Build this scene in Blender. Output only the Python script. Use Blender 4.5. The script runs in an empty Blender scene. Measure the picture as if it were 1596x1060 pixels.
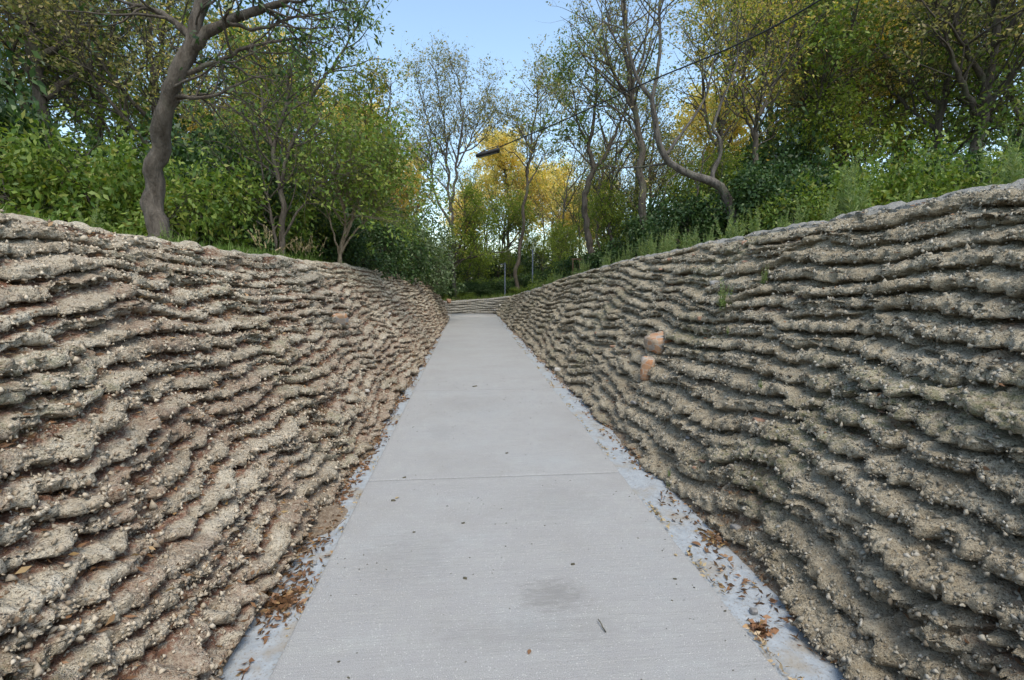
import bpy, math, random
import numpy as np
R = math.radians
# ------------------------------------------------------------------ camera
scn = bpy.context.scene
COL = scn.collection
F_PX, CX, CY, EYE = 770.0, 798.0, 530.0, 1.5
YAW, PITCH = R(5.05), R(6.67)
cd = bpy.data.cameras.new("camera"); cam = bpy.data.objects.new("camera", cd); COL.objects.link(cam)
cd.sensor_width = 36; cd.lens = 36 * F_PX / 1596; cd.clip_start = .05; cd.clip_end = 3000
cam.location = (0, 0, EYE); cam.rotation_euler = (R(90) - PITCH, 0, -YAW)
scn.camera = cam
FW = np.array([math.sin(YAW) * math.cos(PITCH), math.cos(YAW) * math.cos(PITCH), -math.sin(PITCH)])
RT = np.array([math.cos(YAW), -math.sin(YAW), 0.0]); UP = np.cross(RT, FW)
def at(px, py, Y):
    """world point seen at photo pixel (px,py) whose world Y is given"""
    d = FW + RT * (px - CX) / F_PX + UP * (CY - py) / F_PX
    return np.array([0, 0, EYE]) + d * (Y / d[1])
def on_z(px, py, z=0.0):
    d = FW + RT * (px - CX) / F_PX + UP * (CY - py) / F_PX
    return np.array([0, 0, EYE]) + d * ((z - EYE) / d[2])
# ------------------------------------------------------------------ light
SUN_EL, SUN_AZ = R(60), R(165)     # azimuth: clockwise from +Y, the sun stands behind the camera to the right
w = bpy.data.worlds.new("World"); scn.world = w; w.use_nodes = True
wn = w.node_tree; bg = wn.nodes['Background']
sky = wn.nodes.new('ShaderNodeTexSky'); sky.sky_type = 'NISHITA'; sky.sun_disc = False
sky.sun_elevation = SUN_EL; sky.sun_rotation = SUN_AZ; sky.altitude = 100; sky.air_density = 1.0; sky.dust_density = 1.6; sky.ozone_density = 1.0
wb = wn.nodes.new('ShaderNodeMix'); wb.data_type = 'RGBA'; wb.blend_type = 'MULTIPLY'; wb.inputs[0].default_value = 1.; wb.inputs[7].default_value = (1.15, 1.15, 1.03, 1)
wn.links.new(sky.outputs[0], wb.inputs[6]); wn.links.new(wb.outputs[2], bg.inputs[0]); bg.inputs[1].default_value = 0.15
sd_ = bpy.data.lights.new("sun", 'SUN'); sd_.energy = 1.1; sd_.angle = R(26); sd_.color = (1, .93, .82)
sun = bpy.data.objects.new("sun", sd_); COL.objects.link(sun)
from mathutils import Vector
sdir = Vector((math.sin(SUN_AZ) * math.cos(SUN_EL), math.cos(SUN_AZ) * math.cos(SUN_EL), math.sin(SUN_EL)))
sun.rotation_euler = sdir.to_track_quat('Z', 'Y').to_euler(); sun.location = (20, -30, 30)
scn.view_settings.view_transform = 'Standard'; scn.view_settings.look = 'None'
scn.view_settings.exposure = 1.05; scn.view_settings.gamma = 1
scn.cycles.max_bounces = 6; scn.cycles.transparent_max_bounces = 4

# ------------------------------------------------------------------ noise
_rg = np.random.default_rng(7)
PERM = _rg.permutation(4096); GR = _rg.random(4096) * 2 * math.pi; RV = _rg.random((4096, 2))
def _h(i, j): return PERM[(PERM[i & 4095] + j) & 4095]
def perlin(x, y, s=0):
    x = np.asarray(x, float) + s * 17.31; y = np.asarray(y, float) + s * 9.77
    xi = np.floor(x).astype(int); yi = np.floor(y).astype(int); fx = x - xi; fy = y - yi
    u = fx * fx * fx * (fx * (fx * 6 - 15) + 10); v = fy * fy * fy * (fy * (fy * 6 - 15) + 10)
    def g(a, b, dx, dy):
        t = GR[_h(a, b)]; return np.cos(t) * dx + np.sin(t) * dy
    n00 = g(xi, yi, fx, fy); n10 = g(xi + 1, yi, fx - 1, fy); n01 = g(xi, yi + 1, fx, fy - 1); n11 = g(xi + 1, yi + 1, fx - 1, fy - 1)
    return 1.4 * ((n00 * (1 - u) + n10 * u) * (1 - v) + (n01 * (1 - u) + n11 * u) * v)
def fbm(x, y, s=0, o=4, g=.5):
    a = 1; t = 0
    for k in range(o):
        t = t + a * perlin(x * 2 ** k, y * 2 ** k, s + k * 3); a *= g
    return t
def cells(x, y, s=0, full=False):
    x = np.asarray(x, float) + s * 5.3; y = np.asarray(y, float) + s * 3.1
    xi = np.floor(x).astype(int); yi = np.floor(y).astype(int)
    d1 = np.full(x.shape, 9.0); d2 = np.full(x.shape, 9.0); idv = np.zeros(x.shape); til = np.zeros(x.shape)
    for a in (-1, 0, 1):
        for b in (-1, 0, 1):
            h = _h(xi + a, yi + b); px = xi + a + RV[h, 0]; py = yi + b + RV[h, 1]
            d = np.hypot(px - x, py - y)
            nearer = d < d1
            d2 = np.where(nearer, d1, np.minimum(d2, d)); idv = np.where(nearer, h / 4096.0, idv); til = np.where(nearer, (px - x) * np.cos(GR[h]) + (py - y) * np.sin(GR[h]), til); d1 = np.where(nearer, d, d1)
    return (d1, d2, idv, til) if full else (d1, d2, idv)
def smooth(a, b, x):
    t = np.clip((x - a) / (b - a), 0, 1); return t * t * (3 - 2 * t)

# ------------------------------------------------------------------ mesh + object helpers
def new_mesh(name, V, faces, mat=None, smooth_=True, k=None):
    """V (n,3); faces (m,k) int array, or a list of such arrays"""
    me = bpy.data.meshes.new(name)
    fl = faces if isinstance(faces, list) else [faces]
    fl = [np.asarray(f, dtype=np.int32) for f in fl if len(f)]
    V = np.asarray(V, dtype=np.float32)
    me.vertices.add(len(V)); me.vertices.foreach_set('co', V.ravel())
    loops = np.concatenate([f.ravel() for f in fl]); cnt = np.concatenate([np.full(len(f), f.shape[1], dtype=np.int32) for f in fl])
    st = np.concatenate([[0], np.cumsum(cnt)[:-1]]).astype(np.int32)
    me.loops.add(len(loops)); me.loops.foreach_set('vertex_index', loops)
    me.polygons.add(len(cnt)); me.polygons.foreach_set('loop_start', st); me.polygons.foreach_set('loop_total', cnt)
    if smooth_: me.polygons.foreach_set('use_smooth', np.ones(len(cnt), dtype=bool))
    me.update(calc_edges=True)
    for m in (mat if isinstance(mat, (list, tuple)) else [mat]):
        if m: me.materials.append(m)
    return me
def attr(me, name, vals):
    a = me.attributes.new(name, 'FLOAT', 'POINT'); a.data.foreach_set('value', np.asarray(vals, dtype=np.float32).ravel())
def link(name, me, parent=None, loc=(0, 0, 0)):
    o = bpy.data.objects.new(name, me); COL.objects.link(o); o.location = loc
    if parent: o.parent = parent
    return o
def tag(o, label=None, cat=None, group=None, kind=None):
    if label: o['label'] = label
    if cat: o['category'] = cat
    if group: o['group'] = group
    if kind: o['kind'] = kind
    return o
def empty(name, loc, label, cat, group=None):
    o = bpy.data.objects.new(name, None); COL.objects.link(o); o.location = [float(q) for q in loc]
    o.empty_display_size = .1
    return tag(o, label, cat, group)
def copy_tree(root, loc, rz=0., sc=1., label=None, group=None, tilt=0):
    c = root.copy(); COL.objects.link(c); c.location = [float(q) for q in loc]; c.rotation_euler = (tilt, 0, rz); c.scale = (sc, sc, sc) if np.isscalar(sc) else sc
    if label: c['label'] = label
    if group: c['group'] = group
    for ch in list(root.children):
        d = ch.copy(); COL.objects.link(d); d.parent = c
    return c
def grid_faces(nu, nv):
    i = np.arange(nu - 1)[:, None] * nv + np.arange(nv - 1)[None, :]
    i = i.ravel(); return np.stack([i, i + nv, i + nv + 1, i + 1], 1)
def nrm(a): return a / np.maximum(np.linalg.norm(a, axis=-1, keepdims=True), 1e-9)
class Acc:
    def __init__(s): s.V = []; s.F = {}; s.n = 0
    def add(s, V, F):
        V = np.asarray(V, float).reshape(-1, 3); F = np.asarray(F)
        s.F.setdefault(F.shape[1], []).append(F + s.n); s.V.append(V); s.n += len(V)
    def mesh(s, name, mat, sm=True): return new_mesh(name, np.concatenate(s.V), [np.concatenate(v) for v in s.F.values()], mat, sm)
    def box(s, c, h, rot=None, bev=0):
        c = np.array(c, float); h = np.array(h, float)
        v = np.array([[x, y, z] for x in (-1, 1) for y in (-1, 1) for z in (-1, 1)], float) * h
        if rot is not None: v = v @ np.array(rot).T
        s.add(v + c, [[0, 1, 3, 2], [4, 6, 7, 5], [0, 4, 5, 1], [2, 3, 7, 6], [0, 2, 6, 4], [1, 5, 7, 3]])
def tubes(acc, P, r, sides):
    """P (B,n,3), r (B,n)"""
    P = np.asarray(P, float); B, n, _ = P.shape
    T = np.empty_like(P); T[:, 1:-1] = P[:, 2:] - P[:, :-2]; T[:, 0] = P[:, 1] - P[:, 0]; T[:, -1] = P[:, -1] - P[:, -2]; T = nrm(T)
    ref = np.where(np.abs(T[:, :1, 2:3]) > .8, np.array([1., .3, 0]), np.array([0, 0, 1.])); ref = np.broadcast_to(ref, P.shape)
    A = nrm(np.cross(T, ref)); Bn = np.cross(T, A)
    th = np.arange(sides) * 2 * math.pi / sides
    V = P[:, :, None] + r[:, :, None, None] * (A[:, :, None] * np.cos(th)[:, None] + Bn[:, :, None] * np.sin(th)[:, None])
    b = np.arange(B)[:, None, None] * n * sides + np.arange(n - 1)[None, :, None] * sides
    j = np.arange(sides)[None, None, :]; j2 = (j + 1) % sides
    Fq = np.stack([b + j, b + j2, b + sides + j2, b + sides + j], -1).reshape(-1, 4)
    acc.add(V.reshape(-1, 3), Fq)
def resample(pts, n, jit=0, rng=None):
    p = np.asarray(pts, float)
    if len(p) > 2:   # catmull-rom
        q = np.vstack([2 * p[0] - p[1], p, 2 * p[-1] - p[-2]]); out = []
        for i in range(1, len(q) - 2):
            for t in np.linspace(0, 1, 8, endpoint=False):
                a, b, c, d = q[i - 1], q[i], q[i + 1], q[i + 2]
                out.append(.5 * (2 * b + (c - a) * t + (2 * a - 5 * b + 4 * c - d) * t * t + (3 * b - a - 3 * c + d) * t ** 3))
        out.append(q[-2]); p = np.array(out)
    L = np.concatenate([[0], np.cumsum(np.linalg.norm(np.diff(p, axis=0), axis=1))]); s = np.linspace(0, L[-1], n)
    o = np.stack([np.interp(s, L, p[:, k]) for k in range(3)], 1)
    if jit: o[1:-1] += rng.normal(0, jit, (n - 2, 3))
    return o

# ------------------------------------------------------------------ materials
class NT:
    def __init__(s, name):
        s.m = bpy.data.materials.new(name); s.m.use_nodes = True; s.t = s.m.node_tree; s.p = s.t.nodes['Principled BSDF']; s.out = s.t.nodes['Material Output']
        s.p.inputs['Specular IOR Level'].default_value = .25
    def n(s, t, **k):
        nd = s.t.nodes.new('ShaderNode' + t)
        for a, b in k.items():
            if a in nd.inputs: nd.inputs[a].default_value = b
            else: setattr(nd, a, b)
        return nd
    def l(s, a, b): s.t.links.new(a, b)
    def coord(s, scale=(1, 1, 1), obj=True):
        tc = s.n('TexCoord'); mp = s.n('Mapping'); mp.inputs['Scale'].default_value = scale; s.l(tc.outputs['Object'], mp.inputs[0]); return mp.outputs[0]
    def noise(s, sc, det=4, rough=.6, co=None, dist=0):
        nd = s.n('TexNoise'); nd.inputs['Scale'].default_value = sc; nd.inputs['Detail'].default_value = det; nd.inputs['Roughness'].default_value = rough; nd.inputs['Distortion'].default_value = dist
        s.l(co or s.coord(), nd.inputs['Vector']); return nd.outputs['Fac']
    def ramp(s, fac, stops):
        r = s.n('ValToRGB'); e = r.color_ramp.elements
        while len(e) < len(stops): e.new(.5)
        for q, (p, c) in zip(e, stops): q.position = p; q.color = (*c, 1) if not np.isscalar(c) else (c, c, c, 1)
        s.l(fac, r.inputs[0]); return r.outputs[0]
    def mix(s, fac, a, b, mode='MIX'):
        m = s.n('Mix', data_type='RGBA', blend_type=mode)
        for sock, val in ((m.inputs[0], fac), (m.inputs[6], a), (m.inputs[7], b)):
            if isinstance(val, bpy.types.NodeSocket): s.l(val, sock)
            elif np.isscalar(val): sock.default_value = val
            else: sock.default_value = (*val, 1)
        return m.outputs[2]
    def math(s, op, a, b=0.):
        m = s.n('Math', operation=op)
        for sock, val in ((m.inputs[0], a), (m.inputs[1], b)):
            if isinstance(val, bpy.types.NodeSocket): s.l(val, sock)
            else: sock.default_value = val
        return m.outputs[0]
    def attr(s, n): a = s.n('Attribute'); a.attribute_name = n; return a.outputs['Fac']
    def col(s, c): s.l(c, s.p.inputs['Base Color']) if isinstance(c, bpy.types.NodeSocket) else s.p.inputs['Base Color'].__setattr__('default_value', (*c, 1))
    def bump(s, h, dist, strength=1.):
        b = s.n('Bump'); b.inputs['Distance'].default_value = dist; b.inputs['Strength'].default_value = strength; s.l(h, b.inputs['Height']); s.l(b.outputs[0], s.p.inputs['Normal'])
    def rough(s, v): s.p.inputs['Roughness'].default_value = v

def leaf_mat(name, stops, trans=.35, hue=None):
    t = NT(name); g = t.n('NewGeometry')
    c = t.ramp(g.outputs['Random Per Island'], stops)
    big = t.noise(.9, 2, .5); c = t.mix(t.ramp(big, [(.3, 0.), (.7, 1.)]), c, t.mix(1., c, (.74, .80, .7) if hue is None else hue, 'MULTIPLY'))
    t.col(c); t.rough(.5); t.p.inputs['Specular IOR Level'].default_value = .35
    tr = t.n('BsdfTranslucent'); t.l(t.mix(1., c, (1.25, 1.25, .6), 'MULTIPLY'), tr.inputs[0])
    ms = t.n('MixShader'); ms.inputs[0].default_value = trans; t.l(t.p.outputs[0], ms.inputs[1]); t.l(tr.outputs[0], ms.inputs[2]); t.l(ms.outputs[0], t.out.inputs[0])
    return t.m
G1, G2, G3 = (.075, .14, .022), (.145, .22, .032), (.26, .32, .06)
M = {}
M['leaf_green'] = leaf_mat('leaf green', [(0, G1), (.5, G2), (.85, G3), (1, (.24, .22, .05))])
M['leaf_bright'] = leaf_mat('leaf bright green', [(0, (.11, .18, .02)), (.5, (.20, .27, .035)), (1, (.36, .38, .08))], .5)
M['leaf_dark'] = leaf_mat('leaf dark green', [(0, (.022, .05, .014)), (.6, (.04, .085, .02)), (.92, (.07, .12, .03)), (1, (.2, .24, .12))], .2)
M['leaf_vine'] = leaf_mat('leaf vine', [(0, (.05, .09, .03)), (.5, (.09, .14, .05)), (1, (.24, .29, .17))], .25)
M['leaf_yellow_sun_tint'] = leaf_mat('leaf yellow with sun tint', [(0, (.66, .48, .10)), (.5, (.84, .65, .20)), (1, (.88, .76, .38))], .45, (.85, .9, .9))  # yellow also stands in for warm sunlight on the leaves
M['leaf_olive'] = leaf_mat('leaf olive', [(0, (.13, .19, .03)), (.45, (.26, .30, .05)), (.75, (.52, .44, .08)), (1, (.72, .48, .18))], .5)
M['leaf_dusty'] = leaf_mat('leaf dusty', [(0, (.14, .16, .05)), (.4, (.24, .25, .10)), (.8, (.42, .36, .17)), (1, (.58, .43, .24))], .45)
M['leaf_weed'] = leaf_mat('leaf weed', [(0, (.13, .20, .06)), (.5, (.20, .27, .09)), (1, (.33, .36, .16))], .35)
M['grass'] = leaf_mat('grass', [(0, (.07, .14, .02)), (.5, (.13, .21, .035)), (.9, (.22, .30, .07)), (1, (.45, .40, .24))], .35)
M['litter'] = leaf_mat('litter', [(0, (.10, .055, .03)), (.4, (.19, .095, .05)), (.8, (.32, .17, .09)), (1, (.46, .30, .15))], .1)
M['straw'] = leaf_mat('straw', [(0, (.35, .25, .14)), (1, (.55, .42, .27))], .1)
def bark(name, a, b):
    t = NT(name); n1 = t.noise(14, 5, .7, t.coord((1, 1, .25))); n2 = t.noise(2.2, 3, .5)
    c = t.mix(t.ramp(n1, [(.35, 0.), (.65, 1.)]), a, b); c = t.mix(t.ramp(n2, [(.55, 0.), (.7, .5)]), c, (.10, .13, .06))
    t.col(c); t.rough(.9); t.bump(n1, .05, 1.); return t.m
M['bark'] = bark('bark', (.05, .04, .03), (.13, .11, .09))
M['bark_grey'] = bark('bark grey', (.05, .043, .036), (.16, .143, .125))
M['bark_pale'] = bark('bark pale', (.14, .105, .07), (.30, .24, .17))
def concrete():
    t = NT('broomed concrete'); br = t.noise(1.0, 5, .75, t.coord((3.2, 85, 30)))
    mot = t.noise(1.4, 5, .62); mid = t.noise(9, 4, .6); sp = t.noise(160, 2, .5)
    band = t.noise(1.0, 4, .6, t.coord((.25, 2.4, 1)))
    c = t.ramp(mot, [(.32, (.30, .292, .275)), (.5, (.36, .36, .345)), (.68, (.365, .38, .38))])
    c = t.mix(t.ramp(band, [(.35, .5), (.6, 0.)]), c, (.315, .31, .305))
    c = t.mix(t.ramp(br, [(.40, .6), (.54, 0.)]), c, (.27, .268, .26))
    c = t.mix(t.ramp(mid, [(.4, .5), (.6, 0.)]), c, (.31, .305, .305))
    gr = t.noise(330, 2, .8); c = t.mix(t.ramp(gr, [(.38, .8), (.5, 0.)]), c, (.18, .178, .172)); c = t.mix(t.ramp(gr, [(.54, 0.), (.66, .7)]), c, (.58, .58, .57))
    vo = t.n('TexVoronoi'); vo.inputs['Scale'].default_value = 75; t.l(t.coord(), vo.inputs[0])
    c = t.mix(t.ramp(vo.outputs['Distance'], [(.09, .8), (.15, 0.)]), c, (.78, .77, .73))
    vo2 = t.n('TexVoronoi'); vo2.inputs['Scale'].default_value = 38; t.l(t.coord((1, 1.3, 1)), vo2.inputs[0])
    c = t.mix(t.ramp(vo2.outputs['Distance'], [(.06, .75), (.13, 0.)]), c, (.17, .16, .15))
    # worn dark patch right of the middle, two fainter ones
    tc = t.n('TexCoord'); sep = t.n('SeparateXYZ'); t.l(tc.outputs['Object'], sep.inputs[0])
    for (x, y, rx, ry, k) in ((.385, 2.20, .20, .15, .62), (-.28, 4.9, .16, .3, .22), (.25, 1.95, .5, .12, .28), (-.35, 2.6, .3, .3, .25), (.6, 3.2, .35, .3, .22), (.1, 6., .5, .6, .15)):
        dx = t.math('DIVIDE', t.math('SUBTRACT', sep.outputs[0], x), rx); dy = t.math('DIVIDE', t.math('SUBTRACT', sep.outputs[1], y), ry)
        d = t.math('ADD', t.math('MULTIPLY', dx, dx), t.math('MULTIPLY', dy, dy)); d = t.math('ADD', d, t.math('MULTIPLY', t.math('SUBTRACT', t.noise(16, 4, .8, t.coord((.7, 2, 1))), .5), 4.))
        c = t.mix(t.ramp(d, [(0., k), (1., 0.)]), c, (.20, .195, .185))
    t.col(c); t.rough(.85)
    h = t.math('ADD', t.math('MULTIPLY', br, 1.), t.math('MULTIPLY', sp, .7)); t.bump(h, .004, .9); return t.m
M['concrete'] = concrete()
def strip_mat():
    t = NT('pale strip concrete'); n1 = t.noise(3.2, 5, .65); n2 = t.noise(22, 4, .6); n3 = t.noise(90, 3, .6)
    c = t.ramp(n2, [(.3, (.28, .305, .325)), (.7, (.37, .40, .425))])
    c = t.mix(t.ramp(n1, [(.50, 0.), (.64, .75)]), c, (.29, .25, .19))
    c = t.mix(t.ramp(n3, [(.55, 0.), (.66, .7)]), c, (.22, .19, .155))
    t.col(c); t.rough(.85); t.bump(n3, .006, .7); return t.m
M['strip'] = strip_mat()
def wall_mat(name, c0, c1, c2, dirt, lit):
    t = NT(name); big = t.noise(1.6, 4, .6); mid = t.noise(13, 5, .65); fine = t.noise(60, 4, .65); vfine = t.noise(220, 2, .6)
    c = t.ramp(mid, [(.3, c0), (.5, c1), (.72, c2)])
    c = t.mix(t.ramp(big, [(.38, .5), (.6, 0.)]), c, dirt)
    c = t.mix(t.ramp(fine, [(.36, .55), (.5, 0.)]), c, dirt)
    c = t.mix(t.ramp(vfine, [(.60, 0.), (.70, .6)]), c, tuple(min(1, 1.25 * q) for q in c2))
    grit = t.noise(120, 3, .8); c = t.mix(t.ramp(grit, [(.36, .9), (.47, 0.)]), c, tuple(.36 * q for q in dirt))
    lt = t.math('MULTIPLY', t.attr('litter'), t.ramp(t.noise(34, 4, .8), [(.36, 0.), (.52, 1.)]))
    c = t.mix(lt, c, t.ramp(t.noise(95, 3, .8), [(.3, tuple(.5 * q for q in lit)), (.55, lit), (.75, tuple(min(1, 1.7 * q) for q in lit))]))
    ms = t.math('MULTIPLY', t.attr('moss'), t.ramp(t.noise(28, 4, .7), [(.45, 0.), (.6, 1.)]))
    c = t.mix(ms, c, (.09, .12, .03))
    c = t.mix(t.math('MULTIPLY', t.attr('cap'), .7), c, (.27, .28, .28))  # grey of the rim cap, plus painted shade on the far wall
    t.col(c); t.rough(.95); t.p.inputs['Specular IOR Level'].default_value = .12
    v = t.n('TexVoronoi'); v.inputs['Scale'].default_value = 42; t.l(t.mix(.25, t.coord(), t.n('TexNoise').outputs['Color']), v.inputs[0])
    t.bump(t.math('ADD', t.math('ADD', t.math('MULTIPLY', fine, 1.3), t.math('MULTIPLY', vfine, .5)), t.math('MULTIPLY', v.outputs['Distance'], -.7)),   .018, 1.); return t.m
M['wall_l'] = wall_mat('warm clay crust', (.42, .355, .26), (.60, .53, .41), (.72, .655, .535), (.32, .25, .175), (.25, .13, .085))
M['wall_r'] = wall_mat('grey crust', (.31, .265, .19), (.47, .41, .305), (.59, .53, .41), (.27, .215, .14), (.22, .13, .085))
def red_stone():
    t = NT('red stone'); vo = t.n('TexVoronoi'); vo.inputs['Scale'].default_value = 13; t.l(t.coord((1, 1, 1.6)), vo.inputs[0])
    c = t.ramp(t.math('FRACT', t.math('MULTIPLY', vo.outputs['Color'], 3.3)), [(0, (.40, .17, .075)), (.45, (.46, .23, .11)), (.7, (.40, .29, .19)), (1, (.30, .31, .32))])
    vd = t.n('TexVoronoi', feature='DISTANCE_TO_EDGE'); vd.inputs['Scale'].default_value = 13; t.l(t.coord((1, 1, 1.6)), vd.inputs[0])
    c = t.mix(t.ramp(vd.outputs['Distance'], [(.02, .8), (.07, 0.)]), c, (.50, .44, .36))
    n = t.noise(30, 5, .7); c = t.mix(t.ramp(n, [(.4, .5), (.6, 0.)]), c, (.28, .2, .14)); t.col(c); t.rough(.85); t.bump(n, .01, .7); return t.m
M['red'] = red_stone()
def plain(name, a, b, sc=30, rough=.8, metal=0):
    t = NT(name); n = t.noise(sc, 4, .6); t.col(t.mix(t.ramp(n, [(.35, 0.), (.65, 1.)]), a, b)); t.rough(rough); t.p.inputs['Metallic'].default_value = metal; t.bump(n, .004, .5); return t.m
M['stone'] = plain('grey stone', (.18, .17, .16), (.30, .29, .28)); M['white_stone'] = plain('white stone', (.38, .36, .32), (.5, .48, .44))
M['orange_stone'] = plain('orange stone', (.26, .15, .10), (.38, .24, .16)); M['wood'] = plain('twig wood', (.16, .11, .07), (.28, .2, .13)); M['dark_bit'] = plain('dark chip', (.05, .045, .035), (.12, .11, .07))
M['soil'] = plain('woodland soil', (.06, .05, .03), (.12, .10, .06), 6, .95)
M['steel'] = plain('galvanised steel', (.11, .13, .18), (.17, .20, .26), 20, .5, .3); M['black'] = plain('black housing', (.012, .012, .012), (.03, .03, .03), 20, .5)
M['cable'] = plain('black cable', (.015, .015, .015), (.03, .03, .03), 20, .6); M['lens'] = plain('dull lens', (.10, .11, .12), (.16, .17, .18), 20, .3)
M['rust'] = plain('rusty iron', (.14, .08, .05), (.22, .14, .09), 30, .8)

# ------------------------------------------------------------------ wall foot curves and heights
PL, PR, PEND = -.775, 1.19, 24.0
def arc(cx, cy, r, a0, a1, n): return [(cx + r * math.cos(R(a)), cy + r * math.sin(R(a))) for a in np.linspace(a0, a1, n)]
footL = [(-1.08, -7), (-1.03, 2.2), (-.985, 3.6), (-.945, 8), (-.88, 15), (-.84, 20.3)] + arc(-1.74, 20.35, .9, 0, 90, 9)[1:] + [(-5, 21.4), (-16, 21.9)]
footR = [(1.53, -7), (1.495, 2.4), (1.46, 10), (1.42, 18), (1.40, 23.3)] + arc(.75, 23.4, .66, 0, 90, 7)[1:] + [(-3, 24.15), (-16, 24.7)]
HL = ([-7, 3, 5.5, 10, 16, 19, 21.4, 24, 40], [1.9, 1.84, 1.80, 1.83, 1.72, 1.52, 1.16, 1.1, 1.1])   # height by arc-y
HR_ = ([-7, 5, 9, 14, 17, 20, 23.3, 24.5, 27, 40], [2.1, 2.02, 1.91, 1.62, 1.30, 1.08, .86, .66, .50, .5])
def curve(pts, ulist=None):
    p = np.array(pts, float); L = np.concatenate([[0], np.cumsum(np.hypot(*np.diff(p, axis=0).T))])
    return p, L
def eval_curve(pts, u):
    p, L = curve(pts); X = np.interp(u, L, p[:, 0]); Y = np.interp(u, L, p[:, 1])
    e = .12; X2 = np.interp(u + e, L, p[:, 0]); Y2 = np.interp(u + e, L, p[:, 1]); X1 = np.interp(u - e, L, p[:, 0]); Y1 = np.interp(u - e, L, p[:, 1])
    tx, ty = X2 - X1, Y2 - Y1; n = np.hypot(tx, ty) + 1e-9
    return X, Y, tx / n, ty / n
def run_of(h, u, side):
    run = h / 1.3
    if side == 'L': run = h / (1.3 + .5 * smooth(17, 27, u))
    return run
def build_wall(side):
    pts = footL if side == 'L' else footR; H = HL if side == 'L' else HR_
    _, L = curve(pts); us = []; u = 0.
    while u < L[-1]:
        us.append(u); X, Y, _, _ = eval_curve(pts, np.array([u])); d = math.hypot(X[0], Y[0]) if Y[0] > 0 else max(1.2, abs(Y[0]) * 1.3)
        u += max(.0105, .0052 * d) if u < 35 else .15
    us = np.array(us); X, Y, tx, ty = eval_curve(pts, us)
    sgn = 1 if side == 'L' else -1                       # away from the corridor
    Nx, Ny = (-ty * 1.0, tx * 1.0) if side == 'L' else (ty, -tx)
    h = np.interp(us - 7, *H) + .02 * perlin(us * .8, us * 0, 3)
    nv = 330; s = np.linspace(-.06, 1.0, nv)
    run = run_of(h, us, side)
    q = 1.12 + (.75 * smooth(18, 27, us) if side == 'L' else 0 * us)
    sp_ = np.clip(s, 0, 1)
    U = us[:, None] + 0 * s[None]; S = s[None] + 0 * us[:, None]
    RUN = run[:, None] * np.clip(S, -.06, 1) ** 1.0
    Z = h[:, None] * np.where(S < 0, S * 1.2, 1 - (1 - np.clip(S, 0, 1)) ** q[:, None])
    V_ = S * np.hypot(run, h)[:, None]                  # arclength up the slope
    spc = .094 if side == 'L' else .118; wk = 1. if side == 'L' else .62
    sd = 11 if side == 'L' else 41
    big_w = 1.4 * perlin(U * .42, V_ * .55, sd) + .75 * wk * perlin(U * 1.3, V_ * 1.1, sd + 1) + (.30 if side == 'L' else .15) * perlin(U * 3.6, V_ * 2.2, sd + 2)
    ph = Z / spc + big_w + .16 * perlin(U * 11, V_ * 6, sd + 3) + .07 * perlin(U * 28, V_ * 14, sd + 33)
    # in patches the courses step by part of a layer, so ledges end and begin
    c1, c2, cid, ct = cells(U * .9 + .25 * perlin(U * 2, V_ * 2, sd + 4), V_ * 1.6, sd, True); ph = ph + np.where(cid > (.55 if side == 'L' else .68), .45, 0) * smooth(.0, .10, c2 - c1)
    fr = ph - np.floor(ph); lay = np.floor(ph).astype(int)
    # shelf profile: flat tread, undercut, ragged front face
    TF = [0, .10, .46, .55, .66, .74, .90, 1.0]
    g = np.interp(fr, TF, [0, .03, .29, .43, .50, .57, .90, 1.0]); o = np.interp(fr, TF, [.92, .76, .06, -.08, .55, 1.02, 1.03, .92])
    lay_amp = .75 + .5 * RV[lay & 4095, 0]
    amp = .084 if side == 'L' else .104
    e1, e2, ei, et = cells(U * 4.2 + .5 * perlin(U * 7, V_ * 5, sd), lay * 1.0 + .5 + 0 * V_, sd + 17, True)
    loc_amp = np.clip(1.0 + .55 * perlin(U * 1.7, lay * 1.37, sd + 5) + (.42 if side == 'L' else .26) * perlin(U * 6.0, lay * 2.1, sd + 6) + .42 * perlin(U * 19., lay * 3.1, sd + 16) + .25 * perlin(U * 43., lay * 3.1, sd + 26) + (.6 if side == 'L' else .3) * (ei - .5), .22, 2.1)
    front = smooth(.5, .8, fr) + (1 - smooth(0, .3, fr))          # 1 on the lip and face
    H_ = amp * lay_amp * loc_amp * o
    a1, a2, ai, at_ = cells(U * 9 + .5 * perlin(U * 14, V_ * 14, sd), V_ * 14, sd + 7, True)
    b1, b2, bi, bt_ = cells(U * 24 + .3 * perlin(U * 30, V_ * 30, sd), V_ * 30, sd + 8, True)
    big = 1. if side == 'L' else .6
    D = (.4 + .6 * front) * big * (.016 * (ai - .5) + .022 * at_ - .010 * smooth(.14, .0, a2 - a1)) + .016 * (bi - .5) + .020 * bt_ - .008 * smooth(.22, 0, b2 - b1) + .011 * fbm(U * 22, V_ * 26, sd + 9, 4, .75) + .0045 * _rg.standard_normal(U.shape) + .035 * fbm(U * 1.1, V_ * 1.6, sd + 10, 3)
    prof = np.clip(o, 0, 1)
    foot_fade = smooth(-.02, .04, Z); top_fade = 1 - smooth(.965, 1.0, S) * .55
    H_ = H_ * foot_fade * top_fade; D = D * foot_fade - .01
    dZ = (g - fr) * spc * foot_fade * top_fade * np.clip(loc_amp, .4, 1.15)
    droop = -.012 * np.clip(loc_amp - .6, 0, 1.2) * smooth(.5, .75, fr) * foot_fade * top_fade - .012 * np.clip(loc_amp - .6, 0, 1.2) * (1 - smooth(.0, .3, fr)) * foot_fade * top_fade
    Lg = np.hypot(run, h)[:, None]; nz = run[:, None] / Lg; nh = -h[:, None] / Lg
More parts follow.
